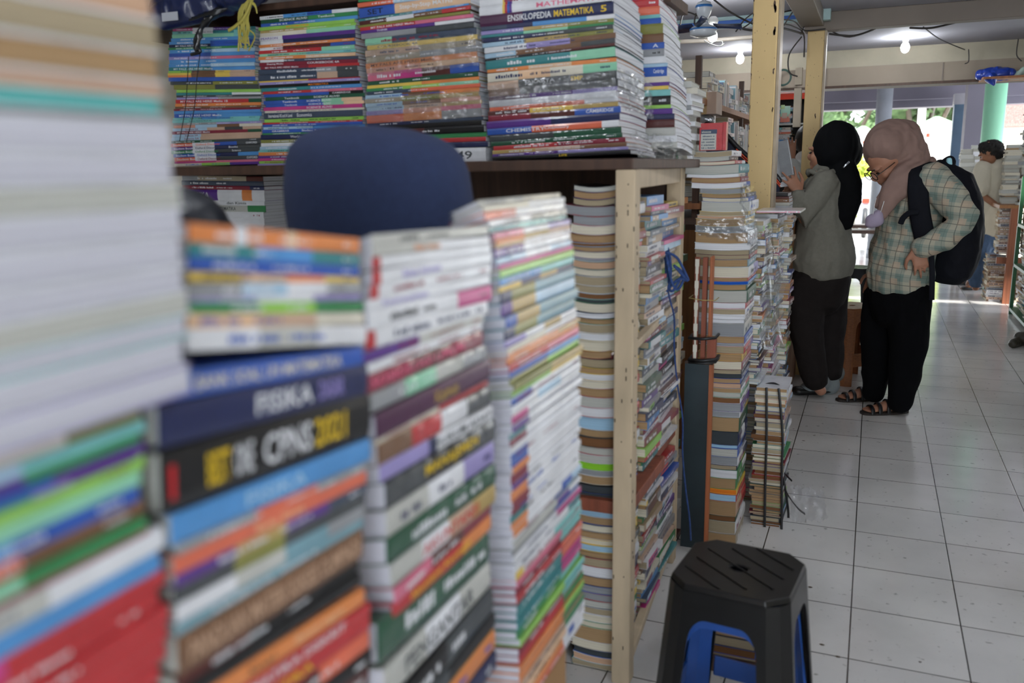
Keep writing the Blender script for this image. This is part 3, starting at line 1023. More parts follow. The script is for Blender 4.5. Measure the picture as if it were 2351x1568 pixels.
def stuff_row(x0, x1, y, z, hgt, dep, cols=COLS, axis='x', rg=None, tm=(.006, .02)):
    """upright row with spines to -y (axis x) or to +x (axis y)"""
    rg = rg or rng; x = x0
    while x < x1:
        T = rg.uniform(*tm); h = hgt*rg.uniform(.8, 1); k = sm(cover_mat(rg.choice(cols)))
        if axis == 'x': SB.box(x, x+T-.0006, y, y+dep, z, z+h, k)
        else: SB.box(y-dep, y, x, x+T-.0006, z, z+h, k)
        x += T
r2 = random.Random(11)
for z0, z1 in ((.497, 1.24), (.062, .44)):
    stuff_pile(-.546, 2.235, z0, z1, .19, .14, 'aisle', .010, .026, rg=r2, pages=('tn', 'cr', 'bg'))
    stuff_pile(-.558, 2.44, z0, z1-.01, .25, .13, 'aisle', .010, .026, rg=r2)
    stuff_pile(-.68, 2.02, z0, z1, .2, .12, 'pages', .012, .03, rg=r2, pages=('tn', 'cr', 'bg')) if z0 < .2 else None
stuff_pile(-.60, 2.77, 0, 1.36, .2, .16, 'aisle', .012, .03, rg=r2)
stuff_pile(at(1592, 200, y=2.82).x-.24, 2.82, 1.36, 1.60, .24, .2, 'front', .012, .024, cols='w w cr gw gy'.split(), rg=r2, pages=('w', 'gw'))
stuff_pile(at(1796, 1100, y=3.15).x, 3.15, 0, .53, .2, .12, 'pages', .008, .018, rg=r2, pages=('tn', 'bg', 'br', 'cr'), jit=.006, wrap=.1)
stuff_pile(-.355, 3.16, .545, 1.13, .2, .14, 'aisle', .006, .02, rg=r2, jit=.012, wrap=.7)
stuff_pile(-.33, 3.38, 0, 1.15, .25, .15, 'aisle', .006, .02, rg=r2, jit=.010, wrap=.8)
stuff_pile(-.312, 3.77, 0, 1.12, .15, .15, 'aisle', .006, .02, rg=r2, jit=.008, wrap=.8)
# a magazine lying on the aisle piles
mg = empty('magazine', (-.45, 3.22, 1.162), 'white plastic-wrapped magazine lying across the top of the aisle piles', 'magazine')
mg.location = (at(1736, 486, y=3.25).x, 3.25, 1.166)
MB().box(0, .155, 0, .24, 0, .007).obj('pages', cover_mat('w', True), mg)
q = MB().box(.0, .1, -.0006, 0, .001, .003, 0); scribble(q, Matrix.Identity(4), rng, .1, .15, .0012, .0062, -.001, 0); q.obj('lettering', ink('pk'), mg)

# ------------------------------------------------------------------ boards tied with wire, rope, straps, plastic
yb = 2.86
bd = empty('wooden_boards', (-.52, yb, 0), 'bundle of reddish wooden boards tied upright beside the aisle pile', 'boards')
def pb(px0, px1, py0, py1, y, dy, m, name='board'):
    a = at(px0, py1, y=y); b = at(px1, py0, y=y); o = MB().box(a.x, b.x, y, y+dy, max(0, a.z), b.z).obj(name, m, None, bevel=.0015)
    o.parent = bd; o.matrix_parent_inverse = Matrix.Translation(-Vector(bd.location)); return o
pb(1589, 1606, 591, 830, yb-.045, .02, M_red); pb(1607, 1625, 591, 830, yb-.04, .02, M_red); pb(1624, 1636, 590, 800, yb-.05, .045, wood('orange_wood', 'a8623c'))
ws = MB(); a = at(1601, 595, y=yb-.048); b = at(1609, 825, y=yb-.048); n = 14
for i in range(n):
    z0 = b.z+(a.z-b.z)*i/n; z1 = b.z+(a.z-b.z)*(i+1)/n; w0 = .0048+.002*math.sin(i*2.1); ws.box(a.x-w0+.0, a.x+w0, yb-.0485, yb-.045, z0, z1)
o = ws.obj('white_paint_stripe', mat('white_paint', 'd6d2c4', rough=.7), None); o.parent = bd; o.matrix_parent_inverse = Matrix.Translation(-Vector(bd.location))
pb(1622, 1643, 778, 826, yb-.06, .03, M_red)
for py, m, th in ((684, mat('yellow_string', 'b09a5a'), .0015), (776, mat('black_strap', '17171a', rough=.4), .005), (826, mat('black_strap', '17171a'), .006), (832, mat('black_strap', '17171a'), .004)):
    q = MB(); a = at(1582, py, y=yb-.065); b = at(1642, py+(6 if py < 700 else 0), y=yb-.065)
    q.tube([a+Vector((0, .07, 0)), a, a.lerp(b, .5)+Vector((0, -.002, -.003)), b, b+Vector((0, .07, 0))], th, 8)
    o = q.obj('tie', m, None, True); o.parent = bd; o.matrix_parent_inverse = Matrix.Translation(-Vector(bd.location))
dpn = empty('painted_board', (-.53, yb+.0, 0), 'tall dark blue-green painted board with an orange wooden edge', 'board')
def child(o, par): o.parent = par; o.matrix_parent_inverse = Matrix.Translation(-Vector(par.location)); return o
a = at(1562, 1250, y=yb); b = at(1637, 838, y=yb)
child(MB().box(a.x, b.x-.012, yb, yb+.012, 0, b.z).obj('panel', mat('dark_teal_paint', '26343a', rough=.45, nscale=4, var=.6)), dpn)
child(MB().box(b.x-.012, b.x+.001, yb-.004, yb+.016, 0, b.z+.002).obj('edge', wood('orange_wood', 'a8623c')), dpn)
child(MB().box(a.x, b.x, yb-.004, yb+.016, b.z, b.z+.006).obj('edge', M_dark), dpn)
# blue rope coil hanging on the rear post
rp = empty('rope', (-.56, 2.69, 1.1), 'coil of blue rope hanging on the rear cream post of the bookshelf', 'rope')
def tube_obj(name, pts, r, m, par=None, sub=5, n=8):
    P = [Vector(p) for p in pts]; Q = []
    for i in range(len(P)-1):
        p0 = P[max(0, i-1)]; p1 = P[i]; p2 = P[i+1]; p3 = P[min(len(P)-1, i+2)]
        for k in range(sub):
            t = k/sub; Q.append(.5*((2*p1)+(-p0+p2)*t+(2*p0-5*p1+4*p2-p3)*t*t+(-p0+3*p1-3*p2+p3)*t**3))
    Q.append(P[-1]); o = MB().tube(Q, r, n).obj(name, m, None, True)
    if par: child(o, par)
    return o
M_rope = mat('blue_rope', '2c4880', rough=.8, nscale=90, var=.4, bump=.4, bscale=200)
def ap(px, py, y): return at(px, py, y=y)
rr = random.Random(4)
for k in range(9):
    cx, cy = 1522+rr.uniform(-4, 4), 615+rr.uniform(-6, 6); rx, ry = 9+rr.uniform(0, 8), 45+rr.uniform(-12, 14)
    tube_obj('coil_loop', [ap(cx+rx*math.cos(a*math.pi/5), cy+ry*math.sin(a*math.pi/5), 2.5+rr.uniform(-.015, .015)) for a in range(11)], .0035, M_rope, rp, 3)
for pts in ([(1528, 580), (1545, 585), (1560, 600), (1578, 642), (1560, 640), (1538, 660), (1545, 668), (1562, 640), (1566, 625), (1548, 610)],
            [(1530, 590), (1540, 640), (1552, 664), (1564, 655), (1572, 630)], [(1548, 610), (1580, 645), (1570, 620), (1560, 600)]):
    tube_obj('loose_loop', [ap(x, y, 2.48+rr.uniform(-.01, .01)) for x, y in pts], .004, M_rope, rp)
tube_obj('hanging_end', [ap(1533, 650, 2.5), ap(1536, 680, 2.5), ap(1548, 730, 2.55), ap(1548, 800, 2.6), ap(1555, 880, 2.65), ap(1567, 960, 2.7), ap(1567, 1040, 2.7), ap(1574, 1120, 2.7), ap(1583, 1190, 2.66), ap(1586, 1240, 2.6)], .0028, M_rope, rp)
# black straps round the tied pile
st = empty('packing_strap', (-.27, 3.2, 0), 'black packing straps tied around the low aisle pile', 'strap')
M_st = mat('black_strap', '17171a')
for pts in ([(1788, 892, 3.135), (1797, 1000, 3.135), (1795, 1080, 3.135), (1795, 1180, 3.135), (1793, 1252, 3.135)], [(1760, 890, 3.135), (1760, 1000, 3.135), (1757, 1110, 3.135), (1755, 1250, 3.135)],
            [(1795, 890, 3.3), (1800, 985, 3.3), (1806, 1060, 3.3), (1800, 1100, 3.2), (1810, 1180, 3.25), (1806, 1258, 3.3)], [(1750, 885, 3.21), (1775, 880, 3.21), (1792, 888, 3.21), (1797, 893, 3.3)],
            [(1796, 1080, 3.2), (1806, 1092, 3.17), (1818, 1104, 3.15)], [(1798, 1092, 3.2), (1806, 1130, 3.12), (1830, 1165, 3.05), (1848, 1180, 3.0)]):
    tube_obj('strap', [ap(*p) for p in pts], [(.0045, .0012)]*((len(pts)-1)*5+1), M_st, st, 5)
# crinkled film sheets
def film(name, pts, label, nx=24, ny=14, amp=.012, seed=0, cat='plastic film'):
    """sheet between four corners (pixel, depth), crumpled"""
    A, B, D_, E_ = [ap(*p) for p in pts]; vs = []; n_ = (B-A).cross(D_-A).normalized()
    for j in range(ny+1):
        for i in range(nx+1):
            u, v = i/nx, j/ny; p = (A.lerp(B, u)).lerp(E_.lerp(D_, u), v)
            q = Vector((u*5+seed, v*5, seed)); w = noise.noise(q)+.6*abs(noise.noise(q*3)); p = p+n_*amp*w*1.6
            edge = min(u, 1-u, v, 1-v); 
            if edge < .01: p = p+n_*amp*noise.noise(q*6)+Vector((noise.noise(q*4), 0, noise.noise(q*4+Vector((5, 5, 5)))))*amp*1.2
            vs.append(p)
    fs = [(j*(nx+1)+i, j*(nx+1)+i+1, (j+1)*(nx+1)+i+1, (j+1)*(nx+1)+i) for j in range(ny) for i in range(nx)]
    o = MB().add(vs, fs).obj(name, film_mat(), None, True); tag(o, label, cat); return o
film('plastic_wrap', [(1452, 305, 2.13), (1568, 320, 2.6), (1565, 385, 2.7), (1478, 372, 2.13)], 'crumpled clear plastic wrap at the corner of the top shelf', amp=.02, seed=3)
film('plastic_wrap', [(1602, 505, 2.92), (1738, 498, 2.92), (1740, 560, 2.92), (1600, 540, 2.92)], 'clear plastic wrap around the middle of the page-ends pile', amp=.008, seed=9)
film('plastic_wrap', [(1700, 430, 2.915), (1722, 425, 2.93), (1745, 560, 2.98), (1715, 560, 2.92)], 'loose clear plastic edge on the right of the page-ends pile', amp=.015, seed=5)
film('plastic_wrap', [(1745, 515, 3.2), (1800, 500, 3.5), (1800, 800, 3.5), (1745, 800, 3.2)], 'clear plastic sheets over the aisle piles', amp=.02, seed=12)
film('plastic_bag', [(1818, 1125, 2.9), (1890, 1140, 2.9), (1898, 1205, 2.75), (1815, 1215, 2.75)], 'clear plastic bag lying on the tiles beside the strapped pile', amp=.01, seed=15, cat='plastic bag').location.z += .02
film('plastic_wrap', [(838, 100, 2.17), (1108, 75, 2.17), (1110, 150, 2.17), (840, 175, 2.17)], 'shiny plastic wrap around the upper third pile', amp=.006, seed=21)
film('plastic_wrap', [(842, 225, 2.17), (1104, 205, 2.17), (1106, 268, 2.17), (842, 286, 2.17)], 'shiny plastic wrap around the lower third pile', amp=.006, seed=25)
film('plastic_wrap', [(1112, 198, 2.18), (1412, 160, 2.18), (1416, 235, 2.18), (1120, 248, 2.18)], 'shiny plastic wrap on the dark books of the fourth pile', amp=.005, seed=29)
film('plastic_wrap', [(1418, 150, 2.21), (1492, 190, 2.45), (1500, 275, 2.45), (1425, 240, 2.21)], 'clear plastic wrap over the page ends of the fourth pile', amp=.012, seed=31)

# ------------------------------------------------------------------ plastic stools
def stool(cx, cy, rz, z0, top, base, h, m, name, label, rung=None, grp=None, hole=True, texture=None, op=.57):
    t = empty(name, (cx, cy, z0), label, 'stool', grp); t.rotation_euler = (0, 0, rz); a = top/2; b = base/2; ch = .24
    def oct_(s, z): c = s*(1-ch*1.35); return [Vector(p) for p in ((-c, -s, z), (c, -s, z), (s, -c, z), (s, c, z), (c, s, z), (-c, s, z), (-s, c, z), (-s, -c, z))]
    q = MB(); O = oct_(a, h); I2 = [Vector((.024*math.cos(R(247.5+45*i)), .018*math.sin(R(247.5+45*i)), h)) for i in range(8)]
    O2 = oct_(a*1.03, h-.012)
    q.add(O+I2, [(i, (i+1) % 8, 8+(i+1) % 8, 8+i) for i in range(8)]) if hole else q.add(O, [tuple(range(8))])
    q.add(O+O2, [(i, (i+1) % 8, 8+(i+1) % 8, 8+i) for i in range(8)])
    if hole: q.add(I2+[p-Vector((0, 0, .02)) for p in I2], [(i, (i+1) % 8, 8+(i+1) % 8, 8+i) for i in range(8)])
    seat = q.obj('seat', m, t); so = seat.modifiers.new('s', 'SOLIDIFY'); so.thickness = .004; so.offset = -1; bv = seat.modifiers.new('b', 'BEVEL'); bv.width = .005; bv.segments = 2; bv.limit_method = 'ANGLE'
    # seat ridges
    rd = MB()
    for k in range(-2, 3):
        d = k*top*.2; L_ = top*.44-abs(d)*.5; ux, uy = .8, -.6
        c = Vector((d*.6, d*.8, h+.0005)); rd.bar(c-Vector((ux, uy, 0))*L_, c+Vector((ux, uy, 0))*L_, .0035, .003)
    if texture is None: rd.obj('seat_ridges', m, t)
    H1 = h-.012; s1 = a*1.03
    def sw(z): f = (H1-z)/H1; return s1+(b-s1)*f
    wl = 1-ch*1.35
    body = MB()
    for k in range(4):
        Rz = Matrix.Rotation(k*math.pi/2, 4, 'Z'); n = 8
        ztop = H1*.86
        inner = [(-op*1.08, 0), (-op*1.02, ztop*.35), (-op*.95, ztop*.7)]+[(-op*.93+op*.93*(1-math.cos(R(90*i/n)))*.5, ztop*.84+ztop*.16*math.sin(R(90*i/n))) for i in range(n+1)]
        inner += [(-x, z) for x, z in inner[::-1]]
        m_ = len(inner)//2
        outer = [(-wl, z*H1/ztop if z < ztop*.9 else H1) for x, z in inner[:m_]]; outer = []
        for i, (x, z) in enumerate(inner[:m_]):
            outer.append((-wl, z) if i < 3 else (-wl, H1*.72) if i == 3 else (-wl, H1) if i == 4 else (-wl+(wl-.1)*(i-4)/(m_-5), H1))
        outer += [(-x, z) for x, z in outer[::-1]]
        vs = []
        for x, z in inner+outer: s = sw(z); vs.append(Rz @ Vector((x*s, -s, z)))
        c = len(inner); body.add(vs, [(i, i+1, c+i+1, c+i) for i in range(c-1)])
        # chamfered corner
        zs = [0, ztop*.35, ztop*.7, H1*.72, H1]; vv = []
        for z in zs:
            s = sw(z); vv += [Rz @ Vector((wl*s, -s, z)), Rz @ Vector(((1+wl)/2*s*1.03, -(1+wl)/2*s*1.03, z)), Rz @ Vector((s, -wl*s, z))]
        body.add(vv, [f for i in range(len(zs)-1) for f in ((3*i, 3*i+1, 3*i+4, 3*i+3), (3*i+1, 3*i+2, 3*i+5, 3*i+4))])
    o = body.obj('legs', m, t); w_ = o.modifiers.new('w', 'WELD'); w_.merge_threshold = .0005; so = o.modifiers.new('s', 'SOLIDIFY'); so.thickness = .0035; so.offset = -1
    if rung:
        for k in range(4):
            Rz = Matrix.Rotation(k*math.pi/2, 4, 'Z'); z0_, z1_ = rung; vs = []
            for x in (-.6, .6):
                for z in (z0_, z1_):
                    for dd in (0, .006): s = sw(z)-dd; vs.append(Rz @ Vector((x*s, -s, z)))
            MB().add(vs, [(0, 2, 3, 1), (4, 5, 7, 6), (0, 4, 6, 2), (1, 3, 7, 5), (0, 1, 5, 4), (2, 6, 7, 3)]).obj('cross_rung', m, t)
    return t
M_bs = mat('black_plastic', '050608', rough=.38, coat=.22, spec=.4, nscale=30, var=.3, bump=.03, bscale=30)
M_blu = mat('blue_plastic', '1c4a94', rough=.35, coat=.3, nscale=10, var=.2)
cs = at(1697, 1305, z=.455)
stool(cs.x, cs.y, R(-6), .02, .252, .335, .436, M_bs, 'plastic_stool', 'black plastic stool in front, stacked over a blue one beside the bookshelf')
bs = stool(cs.x, cs.y, R(-6), 0, .222, .312, .43, M_blu, 'plastic_stool', 'blue plastic stool nested underneath the black stool', rung=(.085, .14), hole=False, op=.68)
q = MB(); put_text(q, 'ARTOMORO', Matrix.Translation((0, 0, 0)), -.05, .06, .1, .124, -.1475); q.obj('lettering', ink('bk'), bs)


pile('end', 2.13, [(1400, 1608, 0, 1733), (1560, 1606, 0, 1738)], '''
1412 tn
1450 bg
1472 br
1490 bg;;W
1508 br''', 'the low pile under the black stool', 'books under the black stool', L=.22, level=True, letter=0)
lw = at(1680, 1509, y=2.13).z
tag(MB().box(at(1606, 1500, y=2.13).x-.01, at(1738, 1500, y=2.13).x+.01, 2.12, 2.35, 0, max(.02, lw-.002)).obj('wooden_block', M_dark), 'dark low wooden block under the pile behind the stool', 'block')
M_br = mat('brown_rattan_plastic', '94582e', rough=.45, nscale=60, var=.25, stretch=(1, 1, 2.2), bump=.5, bscale=220)
bc = at(1957, 699, z=.48)
stool(bc.x, bc.y, R(40), 0, .25, .31, .475, M_br, 'plastic_stool', 'brown rattan-textured plastic stool between the two women', rung=(.12, .2), texture=1)
kc = at(1958, 612, z=.5)
stool(kc.x, kc.y, R(-4), 0, .28, .36, .5, mat('black_plastic_2', '14161a', rough=.3), 'plastic_stool', 'black plastic stool behind the brown stool', rung=(.1, .16))

# ------------------------------------------------------------------ people
def skin(name, c): return mat(name, c, rough=.5, nscale=20, var=.06, spec=.35)
def frame(fwd):
    f = Vector(fwd).normalized(); u = (Vector((0, 0, 1))-f*f.z).normalized(); l_ = u.cross(f)
    return Matrix((f, l_, u)).transposed()
def head_shape(mb, c, Mh, s=1.0, ears=True):
    c = Vector(c); q = lambda x, y, z: c+Mh @ Vector((x*s, y*s, z*s)); M4 = Mh.to_4x4()
    mb.ball(q(-.012, 0, .03), (.092*s, .074*s, .092*s), 12, 0, M4); mb.ball(q(.02, 0, -.02), (.068*s, .062*s, .085*s), 12, 0, M4)
    mb.ball(q(.05, 0, -.075), (.036*s, .036*s, .028*s), 10, 0, M4)
    mb.tube([q(.078, 0, .022), q(.1, 0, -.018), q(.092, 0, -.028)], [(.009*s, .008*s), (.014*s, .013*s), (.012*s, .01*s)], 8)
    mb.ball(q(.072, .036, .028), (.018*s, .026*s, .009*s), 8, 0, M4); mb.ball(q(.072, -.036, .028), (.018*s, .026*s, .009*s), 8, 0, M4)
    mb.ball(q(.052, .04, -.02), (.024*s, .022*s, .026*s), 8, 0, M4); mb.ball(q(.052, -.04, -.02), (.024*s, .022*s, .026*s), 8, 0, M4)
    mb.ball(q(.081, 0, -.05), (.012*s, .024*s, .006*s), 8, 0, M4); mb.ball(q(.079, 0, -.06), (.012*s, .02*s, .006*s), 8, 0, M4)
    if ears:
        for k in (1, -1): mb.ball(q(-.012, k*.074*s/s, -.005), (.017*s, .008*s, .03*s), 8, 0, M4)
    return q
def eyes(q, par, s=1.0, glasses=False):
    e = MB(); b = MB()
    for k in (1, -1):
        e.ball(q(.079, k*.031, .005), (.009*s, .012*s, .006*s), 8)
        b.tube([q(.089, k*.014, .028), q(.088, k*.034, .033), q(.076, k*.052, .026)], .0035*s, 6)
    child(e.obj('eyes', mat('dark_eyes', '1a1412', rough=.2), None, True), par); child(b.obj('eyebrows', mat('dark_hair', '191411'), None, True), par)
    if glasses:
        g = MB()
        for k in (1, -1):
            n = 16; g.tube([q(.104, k*.034+.026*math.cos(2*math.pi*i/n), .004+.022*math.sin(2*math.pi*i/n)) for i in range(n+1)], .0022, 6)
            g.tube([q(.104, k*.06, .008), q(.06, k*.076, .01), q(.0, k*.08, .01)], .002, 6)
        g.tube([q(.106, -.01, .008), q(.106, .01, .008)], .002, 6); child(g.obj('glasses', mat('black_frames', '101010', rough=.25), None, True), par)
def hand_shape(mb, w, d, nrm, s=1.0, curl=.35, spread=.1, thumb=1, curls=None):
    w = Vector(w); d = Vector(d).normalized(); nrm = Vector(nrm); nrm = (nrm-d*nrm.dot(d)).normalized(); sd = d.cross(nrm)
    mb.tube([w-d*.02*s, w+d*.015*s, w+d*.05*s, w+d*.082*s], [(.024*s, .018*s), (.03*s, .016*s), (.038*s, .014*s), (.037*s, .012*s)], 12, 0, side=sd)
    for i, L_ in enumerate((.062, .074, .068, .052)):
        off = (i-1.5)/1.5; p = w+d*(.083-.006*abs(off))*s+sd*off*.029*s*thumb*-1
        a = (off*spread*-thumb); dd = (d*math.cos(a)+sd*math.sin(a)).normalized(); c = (curls[i] if curls else curl); ax = dd.cross(nrm)
        pts = [p-d*.02*s]; rr_ = [.0088*s]; ang = 0
        for k, f in enumerate((.45, .3, .25)):
            pts.append(p); rr_.append((.0086-.0008*k)*s); ang += c*(.6 if k == 0 else 1)
            v = dd*math.cos(ang)+nrm*math.sin(ang); p = p+v*L_*f*s
        pts.append(p); rr_.append(.0062*s); mb.tube(pts, rr_, 8)
    t0 = w+d*.018*s+sd*thumb*.026*s; t1 = t0+(d*.55+sd*thumb*.75+nrm*.25).normalized()*.038*s; t2 = t1+(d*.85+sd*thumb*.35+nrm*.4).normalized()*.03*s; t3 = t2+(d*.95+nrm*.3).normalized()*.022*s
    mb.tube([t0-d*.01*s-sd*thumb*.008*s, t1, t2, t3], [.014*s, .011*s, .0095*s, .007*s], 8)
def P(px, py, y): return at(px, py, y=y)
def dressed(name, mb, m, par, voxel=.008, wrinkle=.004, ws=9, smooth=5):
    o = fused(name, mb, m, None, voxel, smooth, wrinkle, ws); child(o, par); return o
def limb(mb, pts, side=(1, 0, 0), n=16):
    """pts: (px, py, y, r) or (px, py, y, rx, ry)"""
    mb.tube([P(*p[:3]) for p in pts], [(p[3], p[4]) if len(p) > 4 else p[3] for p in pts], n, 0, side=side)
def foot_shape(mb, heel, toe, s=1.0):
    h = Vector(heel); t = Vector(toe); h.z = t.z = 0; d = (t-h).normalized(); sd = Vector((-d.y, d.x, 0))
    L_ = (t-h).length
    pts = [h+d*.02+Vector((0, 0, .045)), h+d*L_*.3+Vector((0, 0, .045)), h+d*L_*.6+Vector((0, 0, .035)), h+d*L_*.88+Vector((0, 0, .024))]
    mb.tube(pts, [(.03, .036), (.03, .04), (.038, .026), (.036, .014)], 12, 0, side=sd)
    for i in range(5):
        b = h+d*L_*.86+sd*(i-2)*.0155; mb.tube([b+Vector((0, 0, .024)), b+d*(.04-.005*abs(i-1))+Vector((0, 0, .018))], .0085 if i else .011, 8)
    return d, sd, L_

# woman in the black headscarf
A = empty('person', (P(1880, 900, 5.15).x, 5.15, 0), 'person in black headscarf and olive-grey shirt lifting a book at the aisle shelf', 'person')
SK = skin('brown_skin', 'a87860')
mb = MB(); MA = frame((-.93, .34, .02)); hq = head_shape(mb, P(1898, 353, 5.15), MA, 1.0, False)
limb(mb, [(1908, 375, 5.15, .05), (1900, 410, 5.15, .055)]); limb(mb, [(1893, 415, 5.15, .09, .13), (1890, 500, 5.15, .1, .12), (1887, 600, 5.15, .12, .13), (1887, 640, 5.15, .13, .14)])
limb(mb, [(1868, 640, 5.07, .075), (1854, 740, 5.07, .06), (1872, 880, 5.07, .035), (1885, 897, 5.07, .03)]); limb(mb, [(1905, 640, 5.24, .075), (1905, 740, 5.24, .06), (1905, 870, 5.24, .034)])
limb(mb, [(1888, 420, 5.03, .045), (1838, 500, 4.98, .04), (1834, 440, 4.96, .026)]); limb(mb, [(1880, 420, 5.28, .045), (1838, 500, 5.32, .04), (1815, 455, 5.22, .026)])
wA = P(1834, 440, 4.96); hand_shape(mb, wA, P(1812, 404, 4.93)-wA, (-.45, .85, .0), .95, .12, .42, thumb=-1)
wB = P(1815, 455, 5.22); hand_shape(mb, wB, P(1800, 420, 5.12)-wB, (.3, -.8, .2), .9, .3, .12, thumb=1)
foot_shape(mb, at(1905, 903, z=0), at(1838, 906, z=0)); foot_shape(mb, at(1935, 880, z=0), at(1880, 878, z=0))
o = fused('body', mb, SK, None, .005, 3); child(o, A); eyes(hq, A)
mb = MB(); mb.ball(P(1920, 338, 5.16), (.124, .114, .145), 16); mb.ball(P(1906, 352, 5.14), (.074, .096, .112), 14); mb.ball(P(1943, 350, 5.19), (.085, .09, .095), 14)
limb(mb, [(1915, 375, 5.16, .075), (1905, 400, 5.15, .085, .1), (1903, 412, 5.15, .075, .11)])
limb(mb, [(1928, 390, 5.13, .09, .08), (1938, 430, 5.08, .095, .05), (1942, 470, 5.05, .078, .04), (1940, 500, 5.05, .055, .03), (1946, 520, 5.05, .03, .02)])
limb(mb, [(1900, 385, 5.15, .05, .06), (1885, 398, 5.15, .03, .05)])
scarf_black = mat('black_cloth', '07080b', rough=.85, nscale=30, var=.2, spec=.15)
dressed('headscarf', mb, scarf_black, A, .007, .003, 12)
MB().tube([P(1948, 372, 5.055), P(1943, 378, 5.05), P(1937, 384, 5.05)], .006, 8).obj('scarf_pin', mat('silver', 'c8ccd4', rough=.15, metal=1), None, True)
child(bpy.context.scene.objects['scarf_pin'], A)
mb = MB()
limb(mb, [(1893, 400, 5.15, .07, .11), (1893, 422, 5.15, .115, .17), (1892, 480, 5.15, .128, .175), (1889, 540, 5.15, .15, .17), (1886, 585, 5.15, .18, .19), (1886, 596, 5.15, .182, .192)], n=24)
limb(mb, [(1893, 418, 5.02, .07), (1866, 460, 4.98, .064), (1838, 503, 4.97, .057), (1829, 480, 4.965, .05), (1833, 452, 4.96, .042)])
limb(mb, [(1885, 420, 5.28, .065), (1840, 500, 5.32, .055), (1818, 465, 5.24, .045)])
olive = mat('olive_grey_fabric', '77756b', spec=.2, rough=.9, nscale=60, var=.08, bump=.15, bscale=300)
dressed('shirt', mb, olive, A, .008, .0075, 7)
mb = MB(); n = 26; mb.tube([P(1892, 396, 5.15)+Vector((.085*math.cos(2*math.pi*i/n), .12*math.sin(2*math.pi*i/n), .012*math.sin(i*2.4))) for i in range(n+1)], (.014), 8); child(mb.obj('collar_frill', olive, None, True), A)
mb = MB()
limb(mb, [(1886, 590, 5.15, .14, .14), (1885, 640, 5.15, .16, .16), (1883, 665, 5.15, .15, .16)], n=24)
limb(mb, [(1862, 640, 5.07, .115, .09), (1850, 710, 5.07, .1, .09), (1852, 770, 5.07, .088, .085), (1862, 830, 5.07, .08, .075), (1872, 872, 5.07, .068, .065)])
limb(mb, [(1912, 640, 5.24, .1), (1908, 710, 5.24, .09), (1905, 780, 5.24, .08), (1906, 850, 5.24, .07)])
dressed('trousers', mb, mat('dark_brown_cloth', '231f1e', rough=.9, nscale=30, var=.15, spec=.12), A, .008, .006, 6)
for (hx, hy, tx, ty, yy) in ((1905, 903, 1836, 906, 5.07), (1935, 880, 1882, 878, 5.24)):
    h = at(hx, hy, z=0); t = at(tx, ty, z=0); s_ = MB(); s_.tube([h+Vector((0, 0, .055)), h.lerp(t, .35)+Vector((0, 0, .055)), h.lerp(t, .8)+Vector((0, 0, .036))], [(.056, .064), (.054, .062), (.05, .036)], 14, side=(0, 1, 0)); s_.tube([h.lerp(t, .3)+Vector((0, 0, .06)), P(1872 if yy < 5.1 else 1906, 868 if yy < 5.1 else 850, yy)], .058, 12)
    dressed('sock', s_, mat('grey_sock', '7f8688', rough=.9), A, .007, .001)
    s_ = MB(); d = (t-h).normalized(); s_.tube([h+Vector((0, 0, .03)), h.lerp(t, .5)+Vector((0, 0, .024)), t+Vector((0, 0, .026))+d*.02], [(.048, .03), (.054, .026), (.046, .026)], 14, side=(0, 1, 0)); dressed('shoe', s_, mat('black_shoe', '121212', rough=.5), A, .006, 0)
s_ = MB(); ax = (P(1812, 404, 4.93)-wA).normalized(); a_ = ax.orthogonal().normalized(); b_ = ax.cross(a_); n = 16
s_.tube([wA-ax*.012+a_*.03*math.cos(2*math.pi*i/n)+b_*.03*math.sin(2*math.pi*i/n) for i in range(n+1)], [(.006, .009)]*(n+1), 8); child(s_.obj('wrist_watch', mat('black_strap', '17171a'), None, True), A)
# the book she lifts
c0 = P(1800, 362, 4.93); M_ = Matrix.Translation(c0) @ Matrix.Rotation(R(-12), 4, 'Y') @ Matrix.Rotation(R(-18), 4, 'Z')
hb = empty('book', c0, 'grey plastic-wrapped book held up by the woman in black headscarf', 'book')
q = MB().box(-.032, .032, -.002, .0, -.1, .09, 0, M_).box(-.032, .032, .016, .018, -.1, .09, 0, M_); child(q.obj('cover', cover_mat('gy', True)), hb)
child(MB().box(-.033, .03, 0, .016, -.098, .088, 0, M_).obj('pages', page_mat('w')), hb)
wb_ = empty('book', c0, 'white open book propped behind the raised grey book', 'book')
M2 = Matrix.Translation(P(1789, 375, 5.0)) @ Matrix.Rotation(R(-6), 4, 'Y'); child(MB().box(-.04, .04, 0, .012, -.13, .1, 0, M2).obj('cover', cover_mat('w')), wb_); child(MB().box(-.038, .042, .002, .010, -.128, .098, 0, M2).obj('pages', page_mat('w')), wb_)

# woman in the plaid shirt
B = empty('person', (P(2045, 900, 4.95).x, 4.95, 0), 'person in mauve headscarf and checked shirt with backpack looking down, hand on hip', 'person')
mb = MB(); MBh = frame((-.70, -.36, -.62)); cB = P(2038, 377, 4.86); hq = head_shape(mb, cB, MBh, 1.0, False)
limb(mb, [(2062, 375, 4.92, .05), (2095, 415, 4.92, .06)]); limb(mb, [(2100, 415, 4.92, .09, .12), (2090, 500, 4.92, .1, .12), (2070, 620, 4.92, .11, .12), (2065, 680, 4.92, .12, .13)])
limb(mb, [(2085, 690, 4.84, .075), (2085, 780, 4.84, .055), (2068, 930, 4.86, .034)]); limb(mb, [(2030, 690, 5.0, .075), (2015, 770, 5.0, .055), (2006, 908, 5.03, .034)])
limb(mb, [(2145, 425, 4.77, .045), (2220, 505, 4.73, .038), (2112, 576, 4.70, .026)]); limb(mb, [(2080, 425, 5.06, .045), (2030, 530, 5.1, .038), (2010, 620, 5.05, .026)])
